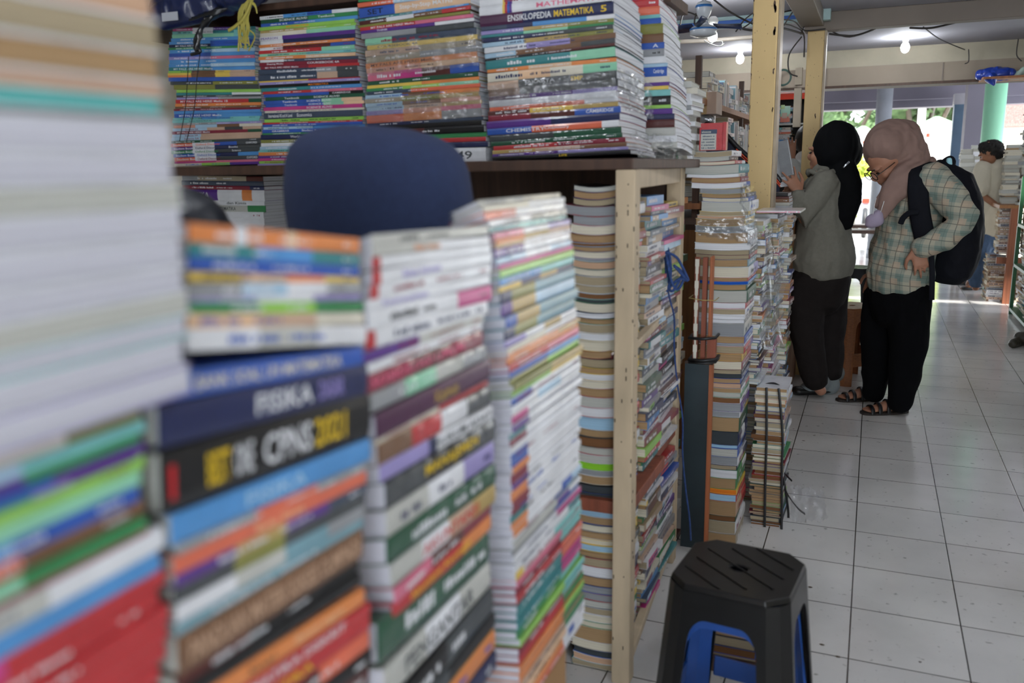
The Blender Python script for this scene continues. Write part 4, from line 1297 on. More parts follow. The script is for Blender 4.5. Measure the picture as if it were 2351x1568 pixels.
wN = P(2104, 572, 4.70); hand_shape(mb, wN, (.35, .02, -1), (-.25, 1, .1), .98, .25, .16, thumb=-1, curls=(.35, .25, .5, .6))
wF = P(2010, 625, 5.05); hand_shape(mb, wF, (-.25, -.1, -1), (.3, 1, 0), .95, .3, .1, thumb=-1)
f1 = (at(2078, 945, z=0), at(1992, 950, z=0)); f2 = (at(2016, 915, z=0), at(1935, 920, z=0))
foot_shape(mb, *f1); foot_shape(mb, *f2)
o = fused('body', mb, SK, None, .005, 3); child(o, B); eyes(hq, B, 1.0, glasses=True)
mb = MB(); mb.ball(P(2050, 338, 4.92), (.142, .13, .142), 18); mb.ball(P(2034, 336, 4.86), (.102, .11, .098), 16); mb.ball(P(2078, 315, 4.94), (.072, .09, .085), 12)
limb(mb, [(2085, 345, 4.93, .085, .11), (2096, 385, 4.92, .09, .13), (2098, 405, 4.92, .08, .15)])
limb(mb, [(2092, 390, 4.82, .075, .05), (2070, 420, 4.765, .07, .045), (2045, 450, 4.75, .055, .035), (2028, 485, 4.745, .035, .022), (2016, 512, 4.745, .012, .012)])
limb(mb, [(2072, 400, 4.80, .05, .05), (2040, 436, 4.80, .04, .04), (2022, 470, 4.78, .03, .03)])
limb(mb, [(2105, 380, 4.95, .06, .08), (2130, 388, 4.95, .05, .1), (2140, 396, 4.93, .03, .08)])
mauve = mat('mauve_cloth', '8d7268', rough=.85, nscale=20, var=.1)
sc = dressed('headscarf', mb, mauve, B, .006, .004, 11)
fo = [v.normal.copy() for v in sc.data.vertices]; cc = sc.matrix_world.translation
Kc = P(2020, 300, 4.8)
for v, n_ in zip(sc.data.vertices, fo):   # long folds sweeping from the temple round to the shoulder
    w_ = sc.matrix_world @ v.co if False else v.co; d_ = (w_-Kc).length; k = max(0, min(1, (w_.x-P(2060, 300, 4.9).x)*9))
    v.co += n_*.0045*k*math.sin(d_*150+4*noise.noise(w_*6))
def plaid_mat():
    m, N, L, p = nodes('green_cream_plaid'); tc = N.new('ShaderNodeTexCoord'); mp = N.new('ShaderNodeMapping'); mp.inputs['Rotation'].default_value = (0, R(-6), R(28)); L.new(tc.outputs['Object'], mp.inputs[0])
    sp_ = N.new('ShaderNodeSeparateXYZ'); L.new(mp.outputs[0], sp_.inputs[0])
    def M1(op, a, b=None):
        x = N.new('ShaderNodeMath'); x.operation = op
        for i, v in enumerate((a, b)):
            if v is None: continue
            if isinstance(v, (int, float)): x.inputs[i].default_value = v
            else: L.new(v, x.inputs[i])
        return x.outputs[0]
    def band(o, per, ph, w): return M1('LESS_THAN', M1('FRACT', M1('ADD', M1('MULTIPLY', o, 1/per), ph)), w)
    def mixc(f, a, b):
        x = N.new('ShaderNodeMix'); x.data_type = 'RGBA'; L.new(f, x.inputs[0])
        for i, v in ((6, a), (7, b)):
            if isinstance(v, tuple): x.inputs[i].default_value = v
            else: L.new(v, x.inputs[i])
        return x.outputs[2]
    per = .084; X, Z = sp_.outputs[0], sp_.outputs[2]
    a = M1('MULTIPLY', M1('ADD', band(X, per, 0, .45), band(Z, per, 0, .45)), .5)
    c = mixc(a, lin('a9a492'), lin('76877f'))
    bth = M1('MULTIPLY', band(X, per, .27, .42), band(Z, per, .27, .42)); c = mixc(M1('MULTIPLY', bth, .75), c, lin('b5a08a'))
    ln_ = M1('MAXIMUM', band(X, per, .25, .045), band(Z, per, .25, .045)); c = mixc(M1('MULTIPLY', ln_, .65), c, lin('2f3f44'))
    ln2 = M1('MAXIMUM', band(X, per, .72, .03), band(Z, per, .72, .03)); c = mixc(M1('MULTIPLY', ln2, .4), c, lin('3c5450'))
    L.new(c, p.inputs['Base Color']); p.inputs['Roughness'].default_value = .9; return m
plaid = plaid_mat()
mb = MB()
limb(mb, [(2108, 398, 4.92, .07, .13), (2106, 425, 4.92, .115, .19), (2098, 480, 4.92, .145, .185), (2088, 540, 4.92, .148, .18), (2074, 600, 4.92, .158, .188), (2067, 632, 4.92, .164, .192)], n=24)
limb(mb, [(2140, 412, 4.78, .082), (2182, 455, 4.745, .078), (2216, 500, 4.73, .064), (2208, 515, 4.72, .06), (2165, 548, 4.71, .06), (2118, 568, 4.70, .05)])
limb(mb, [(2080, 420, 5.06, .075), (2045, 500, 5.1, .065), (2026, 560, 5.1, .058), (2014, 605, 5.06, .05)])
dressed('shirt', mb, plaid, B, .007, .0075, 7)
mb = MB()
limb(mb, [(2068, 620, 4.92, .13, .145), (2063, 665, 4.92, .148, .16), (2060, 700, 4.92, .135, .16)], n=24)
limb(mb, [(2086, 680, 4.84, .11, .1), (2086, 740, 4.84, .1, .09), (2086, 800, 4.84, .09, .085), (2078, 860, 4.85, .078, .075), (2066, 926, 4.86, .06, .055)])
limb(mb, [(2036, 680, 5.0, .115, .1), (2022, 740, 5.0, .1, .09), (2014, 800, 5.0, .088, .085), (2012, 850, 5.01, .075, .07), (2006, 902, 5.03, .062, .055)])
dressed('trousers', mb, mat('black_cotton', '08080b', rough=.95, nscale=30, var=.2, spec=.12), B, .008, .006, 6)
for h, t in (f1, f2):
    d = (t-h).normalized(); sd = Vector((-d.y, d.x, 0)); L_ = (t-h).length+.05; s_ = MB()
    n = 24; out = [h-d*.012+d*L_*(.5-.5*math.cos(math.pi*i/n))+sd*(.036+.012*math.sin(math.pi*i/n))*math.sin(math.pi*i/n)**.4 for i in range(n+1)]; out += [h-d*.012+d*L_*(.5-.5*math.cos(math.pi*i/n))-sd*(.036+.012*math.sin(math.pi*i/n))*math.sin(math.pi*i/n)**.4 for i in range(n-1, 0, -1)]
    N_ = len(out); s_.add([p+Vector((0, 0, z)) for z in (.0, .012) for p in out], [tuple(range(N_))[::-1], tuple(range(N_, 2*N_))]+[(i, (i+1) % N_, N_+(i+1) % N_, N_+i) for i in range(N_)])
    root = child(s_.obj('sandal', mat('brown_black_sole', '2c2420', rough=.8)), B); st_ = MB()
    for f, hh in ((.18, .088), (.42, .075), (.60, .058), (.76, .045)):
        c_ = h+d*L_*f; st_.tube([c_+sd*.05*math.cos(math.pi*i/10)*(1.0)+d*.012*(1 if f > .3 else -1)*math.cos(math.pi*i/10)+Vector((0, 0, .01+(hh-.01)*math.sin(math.pi*i/10)**.7)) for i in range(11)], [(.011, .003)]*11, 8, side=tuple(d))
    stp = st_.obj('straps', mat('black_strap', '17171a'), None, True); stp.parent = root
bk_ = mat('navy_nylon', '0e1018', spec=.2, rough=.8, nscale=50, var=.2, bump=.1, bscale=200)
BP = empty('backpack', P(2185, 620, 5.0), 'large black backpack on the back of the person in checked shirt', 'backpack')
mb = MB(); limb(mb, [(2160, 402, 4.98, .08, .12), (2180, 425, 4.98, .115, .15), (2194, 470, 4.98, .125, .17), (2194, 530, 4.98, .132, .175), (2186, 585, 4.98, .132, .17), (2182, 602, 4.98, .126, .16)], n=20)
limb(mb, [(2225, 470, 4.98, .05, .12), (2232, 530, 4.98, .05, .13), (2222, 580, 4.98, .05, .12)])
dressed('bag', mb, bk_, BP, .008, .004, 8)
def strap(name, pts, r, m, par, sub=4, side=None):
    Pn = [Vector(p) for p in pts]; o = tube_obj(name, Pn, r, m, None, sub, 10) if not isinstance(r, tuple) else None
    if o is None:
        Q = []
        for i in range(len(Pn)-1):
            p0 = Pn[max(0, i-1)]; p1 = Pn[i]; p2 = Pn[i+1]; p3 = Pn[min(len(Pn)-1, i+2)]
            for k in range(sub):
                t = k/sub; Q.append(.5*((2*p1)+(-p0+p2)*t+(2*p0-5*p1+4*p2-p3)*t*t+(-p0+3*p1-3*p2+p3)*t**3))
        Q.append(Pn[-1]); o = MB().tube(Q, [r]*len(Q), 10, side=side).obj(name, m, None, True)
    return child(o, par)
strap('shoulder_strap', [P(2150, 390, 4.98), P(2128, 376, 4.88), P(2112, 392, 4.755), P(2108, 440, 4.71), P(2112, 490, 4.71), P(2122, 540, 4.72), P(2130, 565, 4.735)], (.048, .012), bk_, BP, side=(1, 0, 0))
strap('strap_end', [P(2108, 488, 4.695), P(2090, 488, 4.69), P(2074, 500, 4.70), P(2068, 513, 4.70)], (.014, .005), bk_, BP, side=(0, 0, 1))
strap('carry_handle', [P(2148, 396, 4.96), P(2166, 372, 4.95), P(2182, 363, 4.95), P(2188, 376, 4.95), P(2170, 404, 4.96)], .013, bk_, BP)
strap('keychain', [P(2179, 368, 4.93), P(2180, 384, 4.93)], .014, mat('pale_blue_plastic', 'a8dce8'), BP)
strap('loose_strap', [P(2136, 560, 4.72), P(2140, 620, 4.69), P(2139, 688, 4.69)], (.013, .003), bk_, BP, side=(1, 0, 0))
strap('side_loop', [P(2236, 460, 4.95), P(2250, 475, 4.95), P(2246, 500, 4.95), P(2232, 508, 4.95)], .008, bk_, BP)
mk = empty('face_mask', P(2008, 500, 4.73), 'mauve face mask hanging on the chest of the person in checked shirt', 'face mask')
mb = MB(); mb.ball(P(2008, 506, 4.735), (.045, .035, .035), 12); mb.ball(P(2000, 515, 4.735), (.03, .03, .02), 10); mb.ball(P(2016, 495, 4.735), (.025, .03, .03), 10); dressed('cup', mb, mat('mauve_fabric_mask', '9f93a8', rough=.8), mk, .005, .001)
strap('cord', [P(2004, 495, 4.72), P(2008, 470, 4.72), P(2012, 455, 4.75)], .0018, mat('white_cord', 'd8d8d8'), mk); strap('cord', [P(2020, 492, 4.72), P(2026, 474, 4.71), P(2032, 455, 4.73)], .0018, mat('white_cord', 'd8d8d8'), mk)

# man at the right-hand counter
Cc = empty('person', (P(2245, 660, 9.9).x, 9.9, 0), 'person in cream t-shirt and blue jeans bending over the right-hand book counter', 'person')
mb = MB(); MC = frame((-.25, .8, -.5)); hq = head_shape(mb, P(2272, 352, 9.85), frame((-.75, .35, -.55)), 1.0)
limb(mb, [(2277, 358, 9.9, .055), (2288, 378, 9.9, .065)]); limb(mb, [(2290, 385, 9.9, .1, .09), (2285, 450, 9.9, .12, .1), (2275, 530, 9.9, .12, .11)])
limb(mb, [(2262, 535, 9.9, .08), (2250, 600, 9.88, .055), (2240, 660, 9.85, .036)]); limb(mb, [(2285, 535, 10.0, .08), (2262, 600, 10.05, .055), (2225, 652, 10.3, .036)])
limb(mb, [(2257, 385, 9.85, .05), (2250, 445, 9.8, .04), (2285, 470, 9.75, .03)]); limb(mb, [(2325, 388, 9.95, .05), (2330, 440, 9.9, .04), (2318, 465, 9.8, .03)])
hand_shape(mb, P(2285, 470, 9.75), (1, 0, -.1), (0, 0, -1), 1, .3, .1); hand_shape(mb, P(2318, 465, 9.8), (.6, .3, -.3), (0, 0, -1), 1, .3, .1)
g1 = (at(2252, 664, z=0), at(2212, 666, z=0)); g2 = (at(2230, 655, z=0), at(2200, 655, z=0)); foot_shape(mb, *g1); foot_shape(mb, *g2)
o = fused('body', mb, skin('tan_skin', '8f6248'), None, .006, 3); child(o, Cc); eyes(hq, Cc)
mb = MB(); mb.ball(P(2277, 342, 9.86), (.105, .095, .085), 14); mb.ball(P(2286, 350, 9.87), (.08, .08, .08), 12); mb.ball(P(2262, 338, 9.85), (.06, .07, .05), 12)
h_ = dressed('hair', mb, mat('curly_black_hair', '15120f', rough=.8, nscale=80, var=.4, bump=.8, bscale=90), Cc, .008, .012, 40, 2)
mb = MB(); limb(mb, [(2286, 372, 9.9, .08, .07), (2290, 385, 9.9, .19, .11), (2288, 430, 9.9, .2, .13), (2281, 480, 9.9, .18, .13), (2275, 522, 9.9, .175, .13)], n=22)
limb(mb, [(2258, 388, 9.85, .085), (2252, 420, 9.8, .08), (2251, 435, 9.78, .078)]); limb(mb, [(2324, 390, 9.95, .085), (2330, 430, 9.9, .08)])
dressed('t_shirt', mb, mat('cream_cotton', 'c4bdaa', rough=.9, nscale=10, var=.08), Cc, .009, .009, 5)
mb = MB(); limb(mb, [(2273, 518, 9.9, .165, .12), (2270, 545, 9.92, .15, .12)], n=20); limb(mb, [(2260, 540, 9.9, .1), (2248, 600, 9.88, .078), (2241, 648, 9.85, .066)]); limb(mb, [(2285, 540, 10.0, .1), (2262, 600, 10.05, .075), (2236, 640, 10.15, .06)])
dressed('jeans', mb, mat('blue_denim', '3f5470', rough=.9, nscale=12, var=.3), Cc, .009, .007, 7)
for h, t in (g1, g2): s_ = MB(); s_.tube([h+Vector((0, 0, .02)), t+Vector((0, 0, .02))], [(.045, .018), (.048, .016)], 12, side=(0, 1, 0)); s_.tube([h.lerp(t, .5)+Vector((0, .05*math.cos(a*.5236), .01+.07*math.sin(a*.5236))) for a in range(7)], [(.02, .006)]*7, 8, side=(1, 0, 0)); child(s_.obj('sandal', mat('black_shoe', '121212'), None, True), Cc)

# shopper half hidden behind the rear column, one arm up at the shelf
D = empty('person', (P(1850, 600, 6.5).x, 6.5, 0), 'person in white sleeves reaching up at the shelf behind the rear yellow column', 'person')
mb = MB(); hq = head_shape(mb, P(1858, 330, 6.5), frame((-.3, 1, 0)), 1.0); limb(mb, [(1858, 355, 6.5, .05), (1858, 400, 6.5, .09, .14), (1858, 520, 6.5, .11, .14)])
limb(mb, [(1850, 530, 6.5, .08), (1852, 760, 6.5, .04)]); limb(mb, [(1868, 530, 6.5, .08), (1868, 760, 6.5, .04)])
limb(mb, [(1850, 395, 6.4, .045), (1828, 400, 6.38, .038), (1818, 368, 6.4, .028)]); wD = P(1817, 362, 6.4); hand_shape(mb, wD, (-.12, .1, 1), (0, 1, -.1), 1.0, .25, .2, thumb=1)
limb(mb, [(1868, 395, 6.6, .045), (1872, 470, 6.6, .035)]); hand_shape(mb, P(1872, 472, 6.6), (0, 0, -1), (0, 1, 0), 1, .3, .1)
child(fused('body', mb, SK, None, .006, 3), D); eyes(hq, D)
mb = MB(); limb(mb, [(1858, 372, 6.5, .1, .12), (1858, 440, 6.5, .14, .17), (1857, 530, 6.5, .15, .17)]); limb(mb, [(1850, 395, 6.4, .07), (1829, 402, 6.38, .058), (1820, 380, 6.39, .05)]); limb(mb, [(1868, 395, 6.6, .06), (1872, 460, 6.6, .05)])
dressed('shirt', mb, mat('white_cotton', 'c9ccca', rough=.9), D, .009, .007, 7)
mb = MB(); limb(mb, [(1857, 520, 6.5, .14, .16), (1857, 560, 6.5, .14, .16)]); limb(mb, [(1848, 550, 6.5, .09), (1850, 770, 6.5, .07)]); limb(mb, [(1868, 550, 6.5, .09), (1868, 770, 6.5, .07)]); dressed('trousers', mb, mat('dark_cloth', '23242a'), D, .01, .005)
mb = MB(); mb.ball(P(1858, 322, 6.52), (.1, .11, .115), 12); dressed('hair', mb, mat('dark_hair', '191411'), D, .008, .003)

# the person whose blue cap rises behind the foreground piles
hy = 1.16; hx = P(870, 480, hy).x
K = empty('person', (hx, hy, 0), 'person in a rounded navy felt cap hidden behind the foreground book piles', 'person')
mb = MB(); hc = Vector((hx, hy, 1.19)); hq = head_shape(mb, hc, frame((1, -.2, 0)), 1.05)
mb.tube([hc+Vector((0, 0, -.08)), hc+Vector((0, 0, -.18))], .055, 12); mb.tube([hc+Vector((-.01, 0, z)) for z in (-.2, -.3, -.5, -.62)], [(.10, .15), (.12, .19), (.12, .16), (.15, .17)], 18, side=(1, 0, 0))
for k in (-1, 1):
    mb.tube([hc+Vector((0, k*.18, -.24)), hc+Vector((-.05, k*.22, -.48)), hc+Vector((.05, k*.12, -.62))], [.05, .04, .03], 12); hand_shape(mb, hc+Vector((.05, k*.12, -.62)), (1, 0, -.2), (0, 0, -1), 1, .4, .1)
    mb.tube([hc+Vector((0, k*.09, -.66)), hc+Vector((.0, k*.14, -.78)), hc+Vector((-.02, k*.12, -1.1))], [.085, .065, .04], 12); foot_shape(mb, hc+Vector((-.05, k*.12, 0)), hc+Vector((.12, k*.12, 0)))
child(fused('body', mb, SK, None, .006, 3), K); eyes(hq, K)
mb = MB(); mb.tube([hc+Vector((-.01, 0, z)) for z in (-.17, -.24, -.4, -.66)], [(.08, .1), (.14, .21), (.15, .19), (.18, .2)], 20, side=(1, 0, 0))
for k in (-1, 1): mb.tube([hc+Vector((0, k*.18, -.24)), hc+Vector((-.05, k*.22, -.48)), hc+Vector((.02, k*.14, -.59))], [.07, .06, .05], 12)
dressed('jacket', mb, mat('dark_grey_cloth', '2c2f36'), K, .01, .005)
mb = MB()
for k in (-1, 1): mb.tube([hc+Vector((0, k*.09, -.64)), hc+Vector((.0, k*.14, -.78)), hc+Vector((-.02, k*.12, -1.06))], [.11, .09, .07], 12)
dressed('trousers', mb, mat('dark_cloth', '23242a'), K, .01, .004)
cap = MB(); rx, ry = .152, .125; zt = P(870, 288, hy).z; zb = P(870, 545, hy).z; n = 48; prof = [(0, zt), (.35, zt-.002), (.62, zt-.010), (.8, zt-.022), (.91, zt-.04), (.965, zt-.062), (1.0, zt-.10), (1.005, zt-.13), (.985, zb+.012), (.975, zb), (.94, zb), (.93, zb+.03)]
vs_ = []
for f, z in prof: vs_ += [Vector((hx+f*rx*math.cos(2*math.pi*i/n)*(1+.0*i), hy+f*ry*math.sin(2*math.pi*i/n), z-.012*(math.cos(2*math.pi*i/n))*f)) for i in range(n)]
cap.add(vs_, [(j*n+i, j*n+(i+1) % n, (j+1)*n+(i+1) % n, (j+1)*n+i) for j in range(len(prof)-1) for i in range(n)])
child(cap.obj('cap', mat('navy_felt', '2e3a5c', rough=.95, nscale=90, var=.12, bump=.25, bscale=400), None, True), K)
# dark cloth bundle seen between piles
mb = MB(); mb.tube([P(400, 500, 1.0), P(440, 508, 1.0), P(480, 520, 1.0), P(515, 545, 1.0)], [.05, .045, .035, .015], 14); mb.tube([P(400, 560, 1.0), P(470, 580, 1.0)], .06, 12)
o = fused('cloth_bundle', mb, mat('dark_grey_cloth', '2c2f36'), None, .006, 4, .004); tag(o, 'dark grey cloth bundle behind the second foreground pile', 'cloth')

# ------------------------------------------------------------------ counter, far shelves and things at the left
M_wood = wood('counter_wood', '8e6038')
ct = empty('book_counter', (-.8, 4.9, 0), 'brown wooden book counter the woman in black headscarf leans at', 'counter')
child(MB().box(-1.3, -.345, 3.93, 3.955, 0, 1.05).obj('end_panel', M_wood), ct); child(MB().box(-.42, -.40, 3.955, 6.2, 0, 1.02).obj('side_panel', M_wood), ct)
child(MB().box(-1.3, -.40, 3.93, 6.2, 1.05, 1.075).obj('top', M_dark), ct)
pile('front', 4.25, [(405, 1772, 0, 1812), (480, 1773, 0, 1815)], '''
411 bk;.3^2024^ye^.8
419 dr
424 o|br
432 gy|lg;;W
440 lg|gy;;W
449 gy|w;;W
458 lg|gy;;W
466 gy|w;;W
474 lg''', 'the wrapped pile between the yellow columns', 'books on the counter between the columns', L=.2, level=True, letter=.6)
gz = min(b.matrix_world.translation.z for b in PLACED[-8:])
for b in PLACED[-8:]: b.location.z += 1.0765-gz
M_navy = mat('navy_tarpaulin', '141c36', rough=.6, nscale=6, var=.2)
tp = empty('tarpaulin', P(1700, 400, 4.55), 'navy tarpaulin with an orange-striped black edge hanging behind the nearer yellow column', 'tarpaulin')
top_ = [(1622, 285), (1642, 290), (1665, 308), (1690, 335), (1715, 358), (1745, 382), (1775, 398), (1790, 415)]
vs_ = []
for i, (x, y) in enumerate(top_):
    a = P(x, y, 4.55)
    for j in range(9): vs_.append(a+Vector((0, .02*math.sin(i*1.9+j*.3), -(a.z-1.09)*j/8)))
child(MB().add(vs_, [(9*i+j, 9*i+j+1, 9*i+j+10, 9*i+j+9) for i in range(len(top_)-1) for j in range(8)]).obj('sheet', M_navy, None, True), tp)
tube_obj('rolled_edge', [P(x, y, 4.53) for x, y in top_], .013, mat('black_vinyl', '16171b', rough=.35), tp, 3)
tube_obj('orange_piping', [P(x+1, y+8, 4.515) for x, y in top_[3:]], .0035, mat('orange_piping', 'd8502a'), tp, 3)
tube_obj('orange_piping', [P(x+1, y+14, 4.515) for x, y in top_[3:]], .0025, mat('orange_piping', 'd8502a'), tp, 3)
bx = P(1612, 215, 4.5); 
t = empty('cardboard_box', (P(1615, 262, 4.5).x, 4.6, P(1615, 262, 4.5).z), 'brown cardboard box on the high shelf beyond the top-shelf books', 'box')
MB().box(-.055, .06, -.08, .1, 0, .11).obj('carton', mat('pinkish_cardboard', 'b49a88'), t, bevel=.003); MB().box(-.012, .012, -.0815, .101, .0, .1108).obj('packing_tape', mat('tape', 'b79a70', rough=.25), t)
wsf = empty('book_rack', (-1.0, 5.2, 0), 'tall wooden book rack along the left, receding behind the navy tarpaulin', 'bookshelf')
xr_ = P(1634, 232, 4.65).x
for z in (1.15, 1.36, 1.665): child(MB().box(xr_-.32, xr_, 4.4, 6.7, z-.03, z).obj('shelf_board', wood('orange_brown_wood', 'a06a44')), wsf)
for y in (4.42, 5.9, 6.68): child(MB().box(xr_-.32, xr_-.28, y, y+.03, 0, 1.87).obj('post', M_dark), wsf); child(MB().box(xr_-.045, xr_-.015, y, y+.03, 0, 1.87).obj('post', M_dark), wsf)
r3 = random.Random(21)
rcol = 'w w gw gy lg st dg bk w cr ps br w sl'.split()
for z, h in ((1.151, .18), (1.361, .25), (1.666, .15)):
    y = 4.62
    while y < 6.5:
        if r3.random() < .55: stuff_pile(xr_-.01, y, z, z+h*r3.uniform(.6, 1), .2, .15, 'aisle', .01, .035, cols=rcol, rg=r3, wrap=.6, jit=.012); y += .22
        else: stuff_row(y, y+.2, xr_-.01, z, h, .15, rcol, 'y', r3, (.008, .03)); y += .23
tag(MB().tube([P(1578, 273, 4.6), P(1600, 268, 4.6), P(1628, 276, 4.6)], [.03, .035, .03], 14).tube([P(1582, 290, 4.6), P(1625, 292, 4.6)], .028, 12).obj('wrapped_roll', mat('shiny_foil', 'c8ccd2', rough=.2, coat=1, metal=.6, bump=.8, bscale=40), None, True), 'shiny plastic-wrapped bundle beside the cardboard box', 'bundle')
# white bookcase facing the viewer between and behind the columns
y0 = 7.1; xa, xb = P(1688, 300, y0).x, P(1846, 300, y0).x
fs_ = empty('bookcase', ((xa+xb)/2, y0, 0), 'white bookcase with orange-red sign strip seen between the yellow columns', 'bookcase')
Mw = mat('white_laminate', 'd6d6d2', rough=.5)
def fz(py): return P(1780, py, y0).z
child(MB().box(xa, xb, y0+.3, y0+.32, 0, fz(212)).obj('back_panel', mat('dark_back', '2a2622')), fs_)
for py in (212, 284, 325, 341): child(MB().box(xa, xb, y0, y0+.3, fz(py)-.012, fz(py)).obj('shelf_board', Mw), fs_)
for x in (xa-.02, xb): child(MB().box(x, x+.02, y0, y0+.32, 0, fz(212)).obj('side_panel', Mw), fs_)
child(MB().box(xa-.2, xb+.0, y0-.02, y0, fz(230), fz(217)).obj('sign_strip', mat('orange_red_sign', 'f0401c', rough=.5)), fs_)
child(MB().box(xa, xb, y0, y0+.3, 0, .06).obj('shelf_board', Mw), fs_)
cl = 'w w lb sb bl w cr co gw w rd aq'.split()
for py, pt in ((284, 236), (325, 288), (341, 330)):
    x = xa+.01
    while x < xb-.12: stuff_pile(x, y0+.02, fz(py)+.001, fz(pt)-.03 if pt != 330 else fz(333), .2, .2, 'front', .008, .02, cols=cl, rg=r3, jit=.004); x += .215
for z in (.06, .4, .75): 
    x = xa+.01
    while x < xb-.12: stuff_pile(x, y0+.02, z+.001, z+.26, .2, .2, 'front', .01, .03, cols=cl, rg=r3, jit=.004); x += .215
a = P(1791, 281, y0-.005); b = P(1815, 243, y0-.005)
pc = empty('picture_book', (a.x, y0-.006, a.z), 'picture book with cartoon-coloured cover standing face out in the white bookcase', 'book')
q = MB().box(0, b.x-a.x, 0, .006, 0, b.z-a.z, 0).box(0, b.x-a.x, -.001, 0, (b.z-a.z)*.0, (b.z-a.z)*.35, 1).box(.01, .05, -.002, -.001, .03, .07, 2).box(.06, .08, -.002, -.001, .03, .06, 2).box(.0, .03, -.0015, 0, .1, .13, 3); q.obj('cover', [cover_mat('mt'), cover_mat('co'), cover_mat('ps'), cover_mat('lm')], pc)
MB().box(.001, b.x-a.x-.001, .006, .012, .001, b.z-a.z-.001).obj('pages', page_mat('w'), pc)
# more counters far left to close the view
r4 = random.Random(31)
# hanging things at the top left
bagm = mat('navy_plastic', '14204a', rough=.4, coat=.5, bump=.5, bscale=30)
tb = empty('carrier_bag', P(440, 20, 2.16), 'dark blue plastic bag lying on top of the shelved books at the upper left', 'bag')
mb = MB(); mb.tube([P(372, 40, 2.1), P(420, 22, 2.12), P(520, 0, 2.16), P(600, -30, 2.2)], [(.04, .03), (.05, .03), (.045, .03), (.04, .03)], 16); mb.ball(P(395, 15, 2.15), (.07, .05, .05), 12); mb.ball(P(545, -15, 2.15), (.09, .05, .045), 12); dressed('bag', mb, bagm, tb, .006, .008, 14)
mb = MB(); mb.box(-.03, .03, -.001, .001, -.012, .012, 0, Matrix.Translation(P(390, 38, 2.07))); child(mb.obj('label', mat('white_paper', 'b9bcc4')), tb)
tag(film('plastic_parcel', [(362, -10, 2.1), (445, -20, 2.2), (442, 18, 2.2), (362, 30, 2.1)], 'red and white printed plastic parcel at the top left corner', amp=.01, seed=40), cat='parcel')
o = [x for x in C.objects if x.name.startswith('plastic_parcel')][0]; o.data.materials.clear(); o.data.materials.append(mat('red_white_print', 'b8566a', rough=.3, coat=.8, bump=.6, bscale=30, var=.7, nscale=12)); o['category'] = 'parcel'
ry = empty('raffia_string', P(570, 40, 2.12), 'tangle of yellow raffia string hanging from the shelf above the first pile', 'string')
my_ = mat('yellow_raffia', 'b5aa50', rough=.6, coat=.3); r5 = random.Random(8)
for k in range(13):
    x = 565+r5.uniform(-12, 16); tube_obj('strand', [P(575+r5.uniform(-6, 14), -12, 2.13), P(x+r5.uniform(-6, 6), 22, 2.12), P(x-4+r5.uniform(-10, 10), 60, 2.11), P(x-2+r5.uniform(-8, 10), 85+r5.uniform(-12, 8), 2.12), P(x+r5.uniform(-12, 10), 100+r5.uniform(-5, 18), 2.12)], [(.0028, .0008)]*17, my_, ry, 4, 6)
tube_obj('strand', [P(576, 5, 2.12), P(560, 40, 2.11), P(540, 60, 2.11), P(524, 70, 2.11)], [(.006, .001)]*13, my_, ry, 4, 6)
for k in range(6): tube_obj('strand', [P(540+r5.uniform(-4, 4), 4, 2.14), P(560, 0, 2.13), P(584, 8+k, 2.12), P(590, 30, 2.12)], .002, my_, ry, 4, 6)
bt = empty('black_tie', P(460, 60, 2.11), 'twisted black plastic tie hanging in front of the leftmost pile', 'tie')
mbl = mat('black_film', '14161a', rough=.3, coat=.6, bump=.3)
tube_obj('strand', [P(505, 18, 2.13), P(485, 40, 2.11), P(462, 65, 2.11), P(455, 95, 2.1), P(450, 118, 2.1)], [(.006, .004), (.008, .004), (.009, .004), (.012, .005), (.007, .003)]*4+[(.004, .003)], mbl, bt, 5, 8)
tube_obj('strand', [P(470, 15, 2.13), P(470, 45, 2.11), P(455, 75, 2.11), P(447, 98, 2.1), P(460, 118, 2.1), P(440, 125, 2.1)], .005, mbl, bt, 4, 8)
for k in range(4): tube_obj('strand', [P(405+k*25, 48-k*6, 2.12), P(440+k*10, 45-k*5, 2.11), P(490, 25+k*3, 2.11), P(520, 20, 2.13)], .004, mbl, bt, 4, 8)
tube_obj('thread', [P(433, 130, 2.1), P(430, 190, 2.13), P(425, 250, 2.14), P(412, 325, 2.15)], .0012, mbl, bt, 4, 6); tube_obj('thread', [P(460, 118, 2.1), P(452, 180, 2.13), P(446, 250, 2.15), P(428, 325, 2.15)], .0012, mbl, bt, 4, 6)
a = P(1445, 8, 2.25)
tag(MB().box(-.05, .09, 0, .25, 0, .03).obj('wooden_plank', M_dark), 'dark plank end above the fourth pile at the top of the view', 'plank').location = (P(1470, 8, 2.6).x, 2.6, P(1470, 10, 2.6).z)

